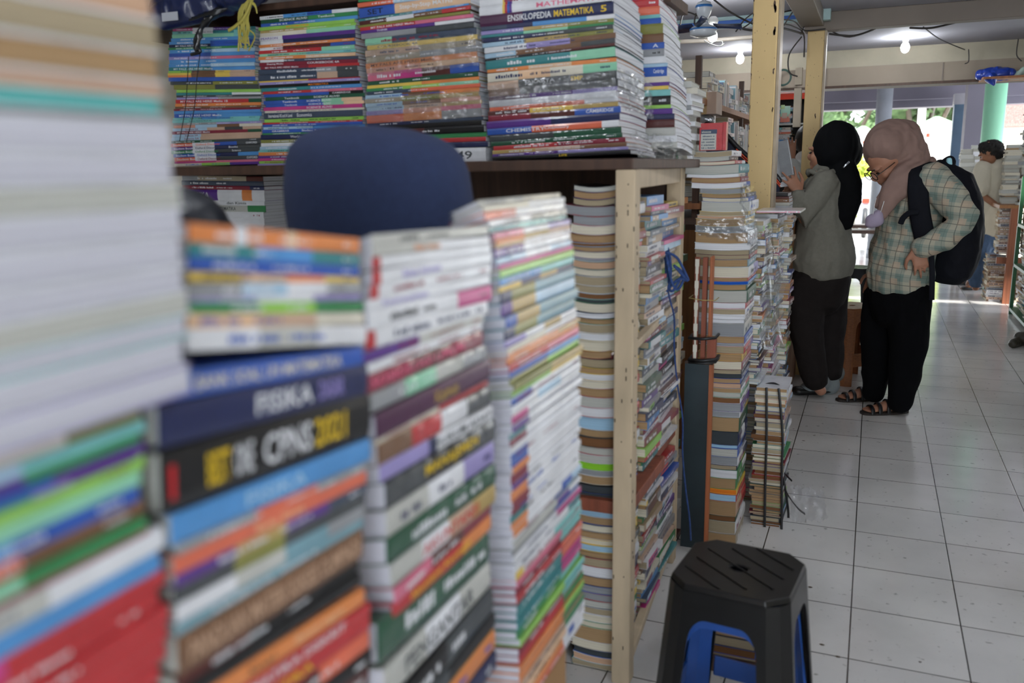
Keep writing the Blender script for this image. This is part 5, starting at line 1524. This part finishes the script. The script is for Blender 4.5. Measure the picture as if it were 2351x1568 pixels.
# ------------------------------------------------------------------ ceiling fan, cables
fc = P(1615, 60, 3.9); fx, fy = fc.x, 3.9
fan = empty('ceiling_fan', (fx, fy, CEIL), 'small white and blue ceiling fan hanging left of the yellow column', 'fan')
def fzz(py): return P(1615, py, 3.9).z-CEIL
Mfw = mat('fan_white', 'd4dae2', rough=.3, coat=.4); Mfb = mat('fan_blue', '3c7ec8', rough=.3)
def lathe(name, prof, m, par, n=28):
    vs = [Vector((r*math.cos(2*math.pi*i/n), r*math.sin(2*math.pi*i/n), z)) for r, z in prof for i in range(n)]
    o = MB().add(vs, [(j*n+i, j*n+(i+1) % n, (j+1)*n+(i+1) % n, (j+1)*n+i) for j in range(len(prof)-1) for i in range(n)]+[tuple(range(n)), tuple((len(prof)-1)*n+i for i in range(n))]).obj(name, m, par, True); return o
lathe('canopy', [(.012, fzz(2)), (.028, fzz(6)), (.036, fzz(18)), (.03, fzz(32)), (.018, fzz(44)), (.016, fzz(52)), (.03, fzz(58))], Mfw, fan)
lathe('canopy_ring', [(.0345, fzz(12)), (.037, fzz(16)), (.0365, fzz(18))], Mfb, fan)
MB().tube([(0, 0, 0), (0, 0, fzz(4))], .008, 10).obj('rod', Mfw, fan, True)
lathe('motor', [(.02, fzz(56)), (.05, fzz(62)), (.058, fzz(70)), (.056, fzz(80)), (.03, fzz(85)), (.01, fzz(86))], Mfw, fan)
lathe('motor_ring', [(.0585, fzz(66)), (.0595, fzz(69)), (.0585, fzz(70))], Mfb, fan)
for k in range(3):
    a = R(35+120*k); q = MB(); vs = []; n = 8
    for i in range(n+1):
        f = i/n; r = .05+.13*f; w = .008+.018*math.sin(math.pi*min(1, f*.9+.12)); 
        for s in (-1, 1):
            for dz in (0, .003): vs.append(Vector((r*math.cos(a)-s*w*math.sin(a), r*math.sin(a)+s*w*math.cos(a), fzz(60)+dz+s*.012)))
    q.add(vs, [f_ for i in range(n) for f_ in ((4*i, 4*i+4, 4*i+6, 4*i+2), (4*i+1, 4*i+3, 4*i+7, 4*i+5), (4*i, 4*i+1, 4*i+5, 4*i+4), (4*i+2, 4*i+6, 4*i+7, 4*i+3))]+[(0, 2, 3, 1), (4*n, 4*n+1, 4*n+3, 4*n+2)]); q.obj('blade', mat('fan_blade', '2f3a5c', rough=.3), fan, True)
bulb_y = fy+.9; b3 = P(1636, 90, bulb_y); bulb((b3.x, bulb_y, b3.z+.09), 'bare bulb glowing just under the fan', 6, .025)
def cable(pts, r, label, m=None, nm='cable'):
    o = tube_obj(nm, [P(*p) for p in pts], r, m or mat('grey_cable', '3a3634', rough=.6), None, 5, 6); return tag(o, label, 'cable', 'electric cables under the ceiling')
for i, pts in enumerate(([(1640, 0, 3.8), (1680, 30, 3.85), (1735, 58, 3.9)], [(1625, 62, 4.3), (1680, 62, 4.5), (1735, 70, 4.6), (1790, 64, 5.2), (1845, 78, 5.6)], [(1690, 72, 4.5), (1710, 45, 4.6), (1740, 22, 4.8)],
     [(1700, 68, 4.5), (1725, 50, 4.6), (1745, 20, 4.8)], [(1798, 28, 5.2), (1830, 24, 5.4), (1850, 45, 5.6), (1838, 78, 5.6)], [(1795, 55, 5.2), (1820, 60, 5.4), (1845, 78, 5.6), (1846, 130, 5.6)], [(1800, 45, 5.2), (1825, 50, 5.4), (1848, 70, 5.6), (1894, 66, 5.6)],
     [(1830, 12, 5.2), (1805, 50, 5.2), (1798, 60, 5.2)], [(1840, 85, 5.62), (1812, 125, 5.62), (1812, 165, 5.62), (1830, 175, 5.62)], [(1905, 78, 5.75), (1960, 82, 5.8), (2005, 68, 5.9)], [(1905, 70, 5.75), (1950, 85, 5.8), (2010, 66, 5.9)], [(2090, 64, 5.8), (2140, 64, 5.9), (2200, 50, 6.0)],
     [(2120, 62, 6), (2150, 85, 6.5), (2180, 100, 7.0), (2215, 114, 7.4)], [(2224, 114, 7.5), (2224, 140, 7.5), (2216, 146, 7.5)], [(1560, 70, 5.0), (1570, 30, 4.4), (1600, 35, 4.2)], [(1598, 32, 4.2), (1595, 55, 4.2), (1612, 62, 4.2)], [(2338, 90, 7.3), (2334, 125, 7.3), (2345, 140, 7.3)])):
    cable(pts, .006 if i in (1, 9, 11) else .004, 'electric cable under the ceiling, %s' % ['sagging at the fan right', 'running past the fan to the column', 'looped left of the nearer column', 'second loop left of the nearer column', 'looped over the rear column', 'running down the rear column', 'wrapped across the rear column top', 'rising between the columns', 'thin loop to the switch box', 'first sag right of the rear column', 'second sag right of the rear column', 'sagging above the bulb', 'pale cord from beam to lintel', 'hooked on the lintel', 'bent left of the fan', 'short curl beside the fan', 'at the right end of the lintel'][i])
q = MB(); r6 = random.Random(2); 
o = tube_obj('cable_tangle', [P(1640+18*math.cos(a*1.1)+r6.uniform(-5, 5), 100+7*math.sin(a*1.7), 4.75+.02*math.sin(a)) for a in range(9)], .002, mat('white_cable', 'c8c8c4'), None, 4, 6); tag(o, 'tangle of white cable under the fan bulb', 'cable')
o = tube_obj('ceiling_pipe', [P(1556, 96, 5.1), P(1640, 92, 5.1), P(1740, 84, 5.1)], .012, mat('grey_pipe', 'a59c90'), None, 3, 10); tag(o, 'grey pipe below the blue-striped beam', 'pipe')
# blue bag and ledge on the lintel at the right
la = P(2252, 182, 7.4); lb_ = P(2351, 178, 7.4)
tag(MB().box(la.x, 3.1, 7.25, 7.56, la.z-.012, la.z+.004).obj('ledge', wood('orange_brown_wood', 'a06a44')), 'narrow wooden ledge along the lintel at the right', 'ledge')
mb = MB(); mb.tube([P(2252, 172, 7.4), P(2285, 170, 7.4), P(2318, 170, 7.4)], [.035, .05, .04], 14); mb.tube([P(2275, 180, 7.3), P(2282, 194, 7.28)], [.04, .012], 12); o = fused('blue_bag', mb, mat('royal_blue_plastic', '1e3fa8', rough=.4, coat=.4), None, .007, 3, .008, 14); tag(o, 'crumpled blue plastic bag on the lintel ledge', 'bag')
mb = MB(); mb.tube([P(2322, 174, 7.4), P(2350, 172, 7.4)], [.03, .03], 12); mb.tube([P(2335, 174, 7.38), P(2350, 160, 7.38)], .02, 10); o = fused('pale_bag', mb, mat('pale_green_plastic', 'a8bfb4', rough=.4), None, .007, 3, .006); tag(o, 'pale plastic bag beside the blue bag on the ledge', 'bag')
wc = P(1798, 178, 7.5); n = 24
tag(MB().tube([wc+Vector((.06*math.cos(2*math.pi*i/n), 0, .06*math.sin(2*math.pi*i/n))) for i in range(n+1)], .008, 8, 0).obj('wall_clock', mat('dark_green_plastic', '22423a'), None, True), 'round green-rimmed wall clock on the lintel behind the columns', 'clock')

# ------------------------------------------------------------------ right-hand stalls
r7 = random.Random(17)
rc = empty('display_counter', (1.5, 9.2, 0), 'brown wooden counter at the right the man bends over', 'counter')
xk = P(2292, 470, 9.3).x; zk = P(2300, 470, 9.3).z
child(MB().box(xk, 2.6, 9.2, 11, zk-.03, zk).obj('top', M_wood), rc)
for x in (xk+.0, xk+.2): child(MB().box(x+.1, x+.16, 9.2, 9.26, 0, zk-.03).obj('leg', wood('reddish_wood', '8a5238')), rc)
child(MB().box(xk+.02, 2.6, 9.22, 9.26, .38, .44).obj('rail', wood('reddish_wood', '8a5238')), rc)
for x, y, z0, z1 in ((xk-.02, 9.35, 0, .30), (xk-.02, 9.6, 0, .42), (xk+.22, 9.3, 0, .4), (xk+.02, 9.35, .46, zk-.04), (xk+.24, 9.35, .45, zk-.04)): stuff_pile(x, y, z0, z1, .2, .2, 'front', .01, .03, cols='cr tn br w ps gy'.split(), pages=('tn', 'cr', 'bg'), rg=r7)
for k, (px, top) in enumerate(((2338, 338), (2368, 345), (2400, 330))): stuff_pile(P(px, 460, 9.5+.25*(k % 2)).x, 9.5+.25*(k % 2), zk+.001, P(px, top, 9.5).z, .2, .15, 'pages', .012, .04, cols='cr w gy tn br'.split(), pages=('gw', 'cr', 'tn', 'lg'), rg=r7, jit=.012)
stuff_pile(P(2384, 460, 9.2).x, 9.2, zk+.001, P(2340, 100, 9.2).z, .2, .16, 'pages', .012, .035, cols='gy w dg br'.split(), pages=('gw', 'gy', 'lg'), rg=r7, jit=.02)
for k, (px, top) in enumerate(((2230, 345), (2258, 335))):
    xx = P(px, 460, 10.6).x; stuff_pile(xx, 10.6, .6, P(px, top, 10.6).z, .2, .15, 'pages', .015, .05, cols='w gy cr lg'.split(), pages=('gw', 'lg', 'w'), rg=r7, wrap=.8)
tb2 = empty('display_table', (P(2232, 460, 10.6).x, 10.7, 0), 'dark table under the grey book piles behind the backpack', 'table'); xx = P(2205, 460, 10.6).x
child(MB().box(xx, xx+.3, 10.5, 11.2, .57, .599).obj('top', M_dark), tb2)
for x in (xx+.02, xx+.24):
    for y in (10.52, 11.14): child(MB().box(x, x+.04, y, y+.04, 0, .57).obj('leg', M_dark), tb2)
gr_ = empty('green_rack', (1.35, 8.1, 0), 'dark green metal rack of books at the right edge', 'rack'); Mg = mat('dark_green_metal', '1f5a34', rough=.4)
xg = P(2328, 600, 8.6).x
for x, y in ((xg, 8.6), (xg, 7.0), (xg+.5, 8.6), (xg+.5, 7.0)): child(MB().box(x, x+.03, y, y+.03, 0, 1.2).obj('post', Mg), gr_)
for z in (.06, .45, .8): child(MB().box(xg, xg+.53, 7.0, 8.63, z-.025, z).obj('shelf', Mg), gr_)
for z, h in ((.061, .33), (.451, .29), (.801, .22)):
    y = 7.05
    while y < 8.4: stuff_pile(xg+.02+.16, y, z, z+h, .2, .15, 'aisle', .008, .02, rg=r7, wrap=.5); y += .21
ck = P(2330, 775, 7.0)
mb = MB(); mb.tube([at(2325, 790, z=.03), at(2351, 780, z=.03), at(2375, 790, z=.03)], [.03, .045, .03], 12); mb.ball(at(2345, 775, z=.06), (.05, .04, .04), 10)
tag(fused('dark_bag', mb, mat('dark_olive_cloth', '37342a'), None, .008, 3, .006), 'small dark crumpled bag on the tiles at the right edge', 'bag')
lf = MB(); r8 = random.Random(6)
for px, py in ((1869, 1000), (1822, 985), (1958, 1042), (1817, 1015), (1845, 1012), (1954, 1147), (1843, 1298), (2176, 1090), (2218, 1197), (2317, 1250), (1887, 1480), (1968, 1001), (1842, 1085), (1860, 1348), (1924, 1508), (2112, 1520)):
    p = at(px, py, z=.001); s = r8.uniform(.003, .008); n = 7; lf.add([p+Vector((s*math.cos(2*math.pi*i/n)*r8.uniform(.6, 1.4), s*.7*math.sin(2*math.pi*i/n), .0006)) for i in range(n)]+[p+Vector((0, 0, .002))], [(i, (i+1) % n, n) for i in range(n)])
tag(lf.obj('dirt_specks', mat('dirt', '4a3c2e')), 'small specks of dirt scattered on the white tiles', 'dirt', kind='stuff')

# ------------------------------------------------------------------ outside
M_conc = mat('sunlit_concrete', 'd2cec6', rough=.9, nscale=1, var=.06)
struct(MB().box(-25, 35, 15, 60, -.06, -.001).obj('ground', M_conc))
yo = 14.0
M_purp = mat('grey_purple_paint', '6f6a76', rough=.8, nscale=2, var=.1)
zb2 = P(2100, 246, yo).z
struct(MB().box(-4, 6, yo, yo+.4, zb2, zb2+.42, 0).box(-4, 6, yo-.15, yo, zb2+.10, zb2+.42, 0).obj('trim_4', M_purp))
struct(MB().box(-4, 6, 7.78, yo+.5, 2.75, 2.85).obj('ceiling_porch', M_purp))
def pillar(px0, px1, y, m, label, top=2.75, ch=True):
    a = P(px0, 400, y); b = P(px1, 400, y); r = (b.x-a.x)/2; t = empty('pillar', ((a.x+b.x)/2, y+r, 0), label, 'pillar')
    MB().tube([(0, 0, 0), (0, 0, top)], r, 28, caps=False).obj('shaft', m, t, True)
    MB().tube([(0, 0, 0), (0, 0, .12)], r*1.06, 28, caps=False).obj('base', m, t, True)
    return t
pillar(2001, 2038, 13.2, mat('grey_pillar_paint', 'a9adb5', nscale=6), 'round light grey pillar outside, behind the mauve headscarf', zb2+.3)
pillar(2246, 2298, 10.9, mat('mint_green_paint', '93d4b0', nscale=3, var=.08), 'round mint green pillar outside behind the bending man', 2.75)
a = P(2178, 400, 13.4); b = P(2205, 400, 13.4)
tag(MB().box(a.x, b.x, 13.4, 13.6, 0, P(2190, 240, 13.4).z, 0).box(a.x-.01, b.x+.02, 13.38, 13.62, P(2190, 240, 13.4).z, P(2190, 215, 13.4).z, 1).obj('pillar', [mat('slate_blue_paint', '3f5468'), mat('grey_cap', '8d8a90')]), 'slate-blue square pillar outside with a pale cap', 'pillar')
a = P(2206, 400, 12.6); b = P(2246, 400, 12.6)
tag(MB().box(a.x, b.x, 12.6, 13.0, 0, 2.75).obj('pillar', M_purp), 'grey-purple square pillar left of the mint green one', 'pillar')
a = P(1875, 300, 8.1)
tag(MB().box(a.x-.03, a.x+.0, 8.0, 8.05, 0, 1.93).obj('door_rail', mat('white_metal', 'c8ccd0', rough=.3)), 'white upright rail at the left side of the opening', 'rail')
# white canopies, wall, roof
def canopy(pxa, pya, px0, px1, pye, y, label):
    ap_ = P(pxa, pya, y); e0 = P(px0, pye, y); e1 = P(px1, pye, y); w = (e1.x-e0.x)/2; h = ap_.z-e0.z; cx = (e0.x+e1.x)/2
    t = empty('canopy_tent', (cx, y+w, 0), label, 'tent', 'white canopy tents outside')
    v = [(-w, -w, e0.z), (w, -w, e0.z), (w, w, e0.z), (-w, w, e0.z), (0, 0, e0.z+h)]
    m1 = mat('white_canvas', 'e4e6e2', rough=.8)
    MB().add(v, [(0, 1, 4), (1, 2, 4), (2, 3, 4), (3, 0, 4), (0, 3, 2, 1)]).obj('roof', m1, t)
    MB().box(-w, w, -w-.01, -w, e0.z-.28, e0.z).box(-w, w, w, w+.01, e0.z-.28, e0.z).box(-w-.01, -w, -w, w, e0.z-.28, e0.z).box(w, w+.01, -w, w, e0.z-.28, e0.z).obj('valance', m1, t)
    g = MB()
    for i in range(4): g.bar(v[i], v[4], .09, .09)
    g.obj('green_seams', mat('seam_green', '7fae7c'), t)
    s = MB(); rr_ = random.Random(int(px0))
    for k in range(5): x = rr_.uniform(-w*.8, w*.8); s.box(x, x+rr_.uniform(.03, .1), -w-.02, -w-.012, e0.z-.14, e0.z-rr_.uniform(.04, .1))
    s.obj('red_print', mat('red_print', 'c8402c'), t)
    for sx in (-1, 1):
        for sy in (-1, 1): MB().box(sx*w*.97-.03, sx*w*.97+.03, sy*w*.97-.03, sy*w*.97+.03, 0, e0.z).obj('pole', m1, t)
canopy(2152, 268, 2085, 2222, 303, 24, 'large white canopy tent outside between the pillars'); canopy(1980, 291, 1938, 2022, 318, 26, 'smaller white canopy tent outside behind the black headscarf')
struct(MB().box(-8, 14, 33, 33.3, 0, P(2150, 315, 33).z).obj('wall_street', mat('white_wall', 'e0ddd2', rough=.9)))
a = P(2296, 292, 22); b = P(2400, 240, 22)
rf = empty('tiled_house', (a.x+3, 22, 0), 'house outside with weathered red tiled roof at the right', 'house')
nt = MB(); 
for i in range(14):
    z0 = a.z+(b.z-a.z+.3)*i/14; yy = 22+i*.12; nt.box(a.x, a.x+7, yy, yy+.16, z0, z0+.07)
child(nt.obj('roof', mat('red_roof_tiles', 'a8706a', rough=.9, nscale=14, var=.45, stretch=(3, 1, 3))), rf); child(MB().box(a.x, a.x+7, 22.05, 26, 0, a.z).obj('wall', mat('pale_house_wall', 'ddd6c4')), rf); child(MB().box(a.x-.1, a.x+7, 21.9, 22.1, a.z-.12, a.z-.02).obj('gutter', mat('grey_pipe', 'a59c90')), rf)
lp = P(2118, 240, 30); tag(MB().tube([(lp.x, 30, 0), (lp.x, 30, 9)], .11, 12).obj('lamp_post', mat('pale_post', 'c8ccca'), None, True), 'pale post outside rising behind the large canopy', 'post')
# trees
def leaf_mat(n, c): return mat(n, c, rough=.7, nscale=3, var=.5)
def tree(px, y, z0, z1, r, label, m, seed, n=900, trunk=True):
    rr_ = random.Random(seed); c = P(px, 300, y); t = empty('tree', (c.x, y, 0), label, 'tree', 'trees beyond the square'); f = MB()
    cl_ = [(rr_.uniform(-r, r), rr_.uniform(-r*.6, r*.6), rr_.uniform(z0, z1), rr_.uniform(.35, .7)*r*.6) for _ in range(20)]
    for cx, cy, cz, cr in cl_:
        for _ in range(n//20):
            v = Vector((rr_.gauss(0, 1), rr_.gauss(0, 1), rr_.gauss(0, 1))).normalized()*cr*rr_.uniform(.7, 1.05); s = rr_.uniform(.12, .26)
            a_ = Vector((rr_.gauss(0, 1), rr_.gauss(0, 1), rr_.gauss(0, .5))).normalized(); b_ = v.cross(a_).normalized(); o = Vector((cx, cy, cz))+v
            f.add([o-a_*s, o+b_*s*.5, o+a_*s, o-b_*s*.5], [(0, 1, 2, 3)])
        f.ball((cx, cy, cz), cr*.72, 6)
    f.obj('foliage', m, t)
    if trunk: q = MB().tube([(0, 0, 0), (.1, 0, z0*.6), (0, .1, z0+.4*(z1-z0))], [.28, .22, .15], 12); [q.tube([(0, 0, z0*.7), cl_[i][:3]], [.12, .04], 8) for i in range(5)]; q.obj('trunk', mat('bark', '4c4034'), t, True)
LM1, LM2 = leaf_mat('tree_leaves', '5f7a4e'), leaf_mat('shrub_leaves', 'a8b43c')
for i, (px, y, z0, z1, r) in enumerate(((1930, 38, 1.2, 9, 3.2), (2020, 46, 1.2, 10, 3.4), (2110, 38, 1.2, 10, 3.4), (2190, 46, 1.2, 9.5, 3.2), (2290, 50, 1.2, 9, 3.4), (1860, 44, 1.2, 9, 3))):
    tree(px, y, z0, z1, r, 'leafy green tree beyond the square, %s from the left' % ordw([2, 3, 4, 5, 6, 1][i]), LM1, i+1, 2600)
def shrub(px, y, z1, r, label, seed):
    rr_ = random.Random(seed); c = P(px, 400, y); t = empty('potted_shrub', (c.x, y, 0), label, 'shrub', 'yellow-green shrubs outside'); f = MB()
    for _ in range(420):
        o = Vector((rr_.gauss(0, .5)*r, rr_.gauss(0, .5)*r, rr_.uniform(.35, z1))); s = rr_.uniform(.05, .12); a_ = Vector((rr_.gauss(0, 1), rr_.gauss(0, 1), rr_.gauss(0, 1))).normalized(); b_ = a_.orthogonal().normalized()
        f.add([o-a_*s, o+b_*s*.4, o+a_*s, o-b_*s*.4], [(0, 1, 2, 3)])
    f.obj('foliage', LM2, t); lathe('pot', [(.18, 0), (.24, .36), (.26, .38)], mat('white_pot', 'd8d4cc'), t, 16)
for i, (px, y, z, r) in enumerate(((1950, 18.5, 1.45, .5), (1985, 19, 1.4, .5), (2012, 18.6, 1.3, .4), (2150, 18, 1.25, .5), (2185, 18.3, 1.3, .45), (2220, 19, 1.2, .5))): shrub(px, y, z, r, 'yellow-green potted shrub outside, %s from the left' % ordw(i+1), 50+i)
# scooter
sx = P(1988, 470, 17.5); sc_ = empty('motor_scooter', (sx.x, 17.5, 0), 'parked white and grey scooter outside between the two women', 'scooter'); Ms = mat('scooter_silver', 'b8bcc2', rough=.25, coat=.6); Mk = mat('tyre_rubber', '1c1c1e')
for y in (-.6, .6):
    n = 20; child(MB().tube([Vector((sx.x, 17.5+y+.24*math.cos(2*math.pi*i/n), .27+.24*math.sin(2*math.pi*i/n))) for i in range(n+1)], .045, 8).obj('wheel', Mk, None, True), sc_)
    child(MB().tube([Vector((sx.x-.05, 17.5+y, .27)), Vector((sx.x+.05, 17.5+y, .27))], .12, 14).obj('hub', Ms, None, True), sc_)
mb = MB(); g = lambda x, y, z: Vector((sx.x+x, 17.5+y, z)); mb.tube([g(0, -.5, .55), g(0, -.42, .8), g(0, -.36, 1.0)], [(.16, .08), (.17, .08), (.12, .09)], 14, side=(1, 0, 0)); mb.tube([g(0, -.3, .35), g(0, .05, .36), g(0, .3, .55), g(0, .75, .72)], [(.12, .07), (.15, .08), (.15, .14), (.1, .08)], 14, side=(1, 0, 0)); mb.tube([g(0, -.62, .52), g(0, -.4, .56)], [(.1, .05), (.08, .06)], 12, side=(1, 0, 0)); dressed('bodywork', mb, Ms, sc_, .02, 0)
mb = MB(); mb.tube([g(0, .12, .78), g(0, .4, .82), g(0, .7, .86)], [(.12, .05), (.13, .05), (.1, .04)], 12, side=(1, 0, 0)); child(mb.obj('seat', Mk, None, True), sc_)
child(MB().tube([g(-.33, -.3, 1.05), g(-.12, -.38, 1.02), g(.12, -.38, 1.02), g(.33, -.3, 1.05)], .018, 8).obj('handlebar', Mk, None, True), sc_); child(MB().ball(g(0, -.47, .92), (.09, .05, .06), 10).obj('headlight', mat('white_plastic', 'd5d5cf'), None, True), sc_); child(MB().box(sx.x-.06, sx.x+.06, 17.5-.6, 17.5-.56, .62, .7).obj('red_badge', mat('red_print', 'c8402c')), sc_)
for s in (-1, 1): child(MB().tube([g(s*.25, -.35, 1.05), g(s*.3, -.36, 1.2)], .008, 6).ball(g(s*.31, -.36, 1.24), (.06, .015, .04), 8).obj('mirror', Mk, None, True), sc_)
# low benches outside
for i, (px0, px1, y, z) in enumerate(((1955, 2012, 13, .42), (1960, 2025, 14.4, .4))):
    a = P(px0, 500, y); b = P(px1, 500, y); t = empty('low_bench', ((a.x+b.x)/2, y, 0), ['nearer', 'farther'][i]+' dark low bench outside between the two women', 'bench'); w = (b.x-a.x)/2+.3
    MB().box(-w, w, -.15, .15, z-.05, z).obj('seat', M_dark, t)
    for s in (-1, 1): MB().box(s*(w-.1)-.03, s*(w-.1)+.03, -.12, .12, 0, z-.05).obj('leg', M_dark, t)

# the uncountable rest of the books
keep_largest(296)
tag(SB.obj('books', SM), 'small, distant and half-hidden books of the other piles and shelves', 'books', kind='stuff')
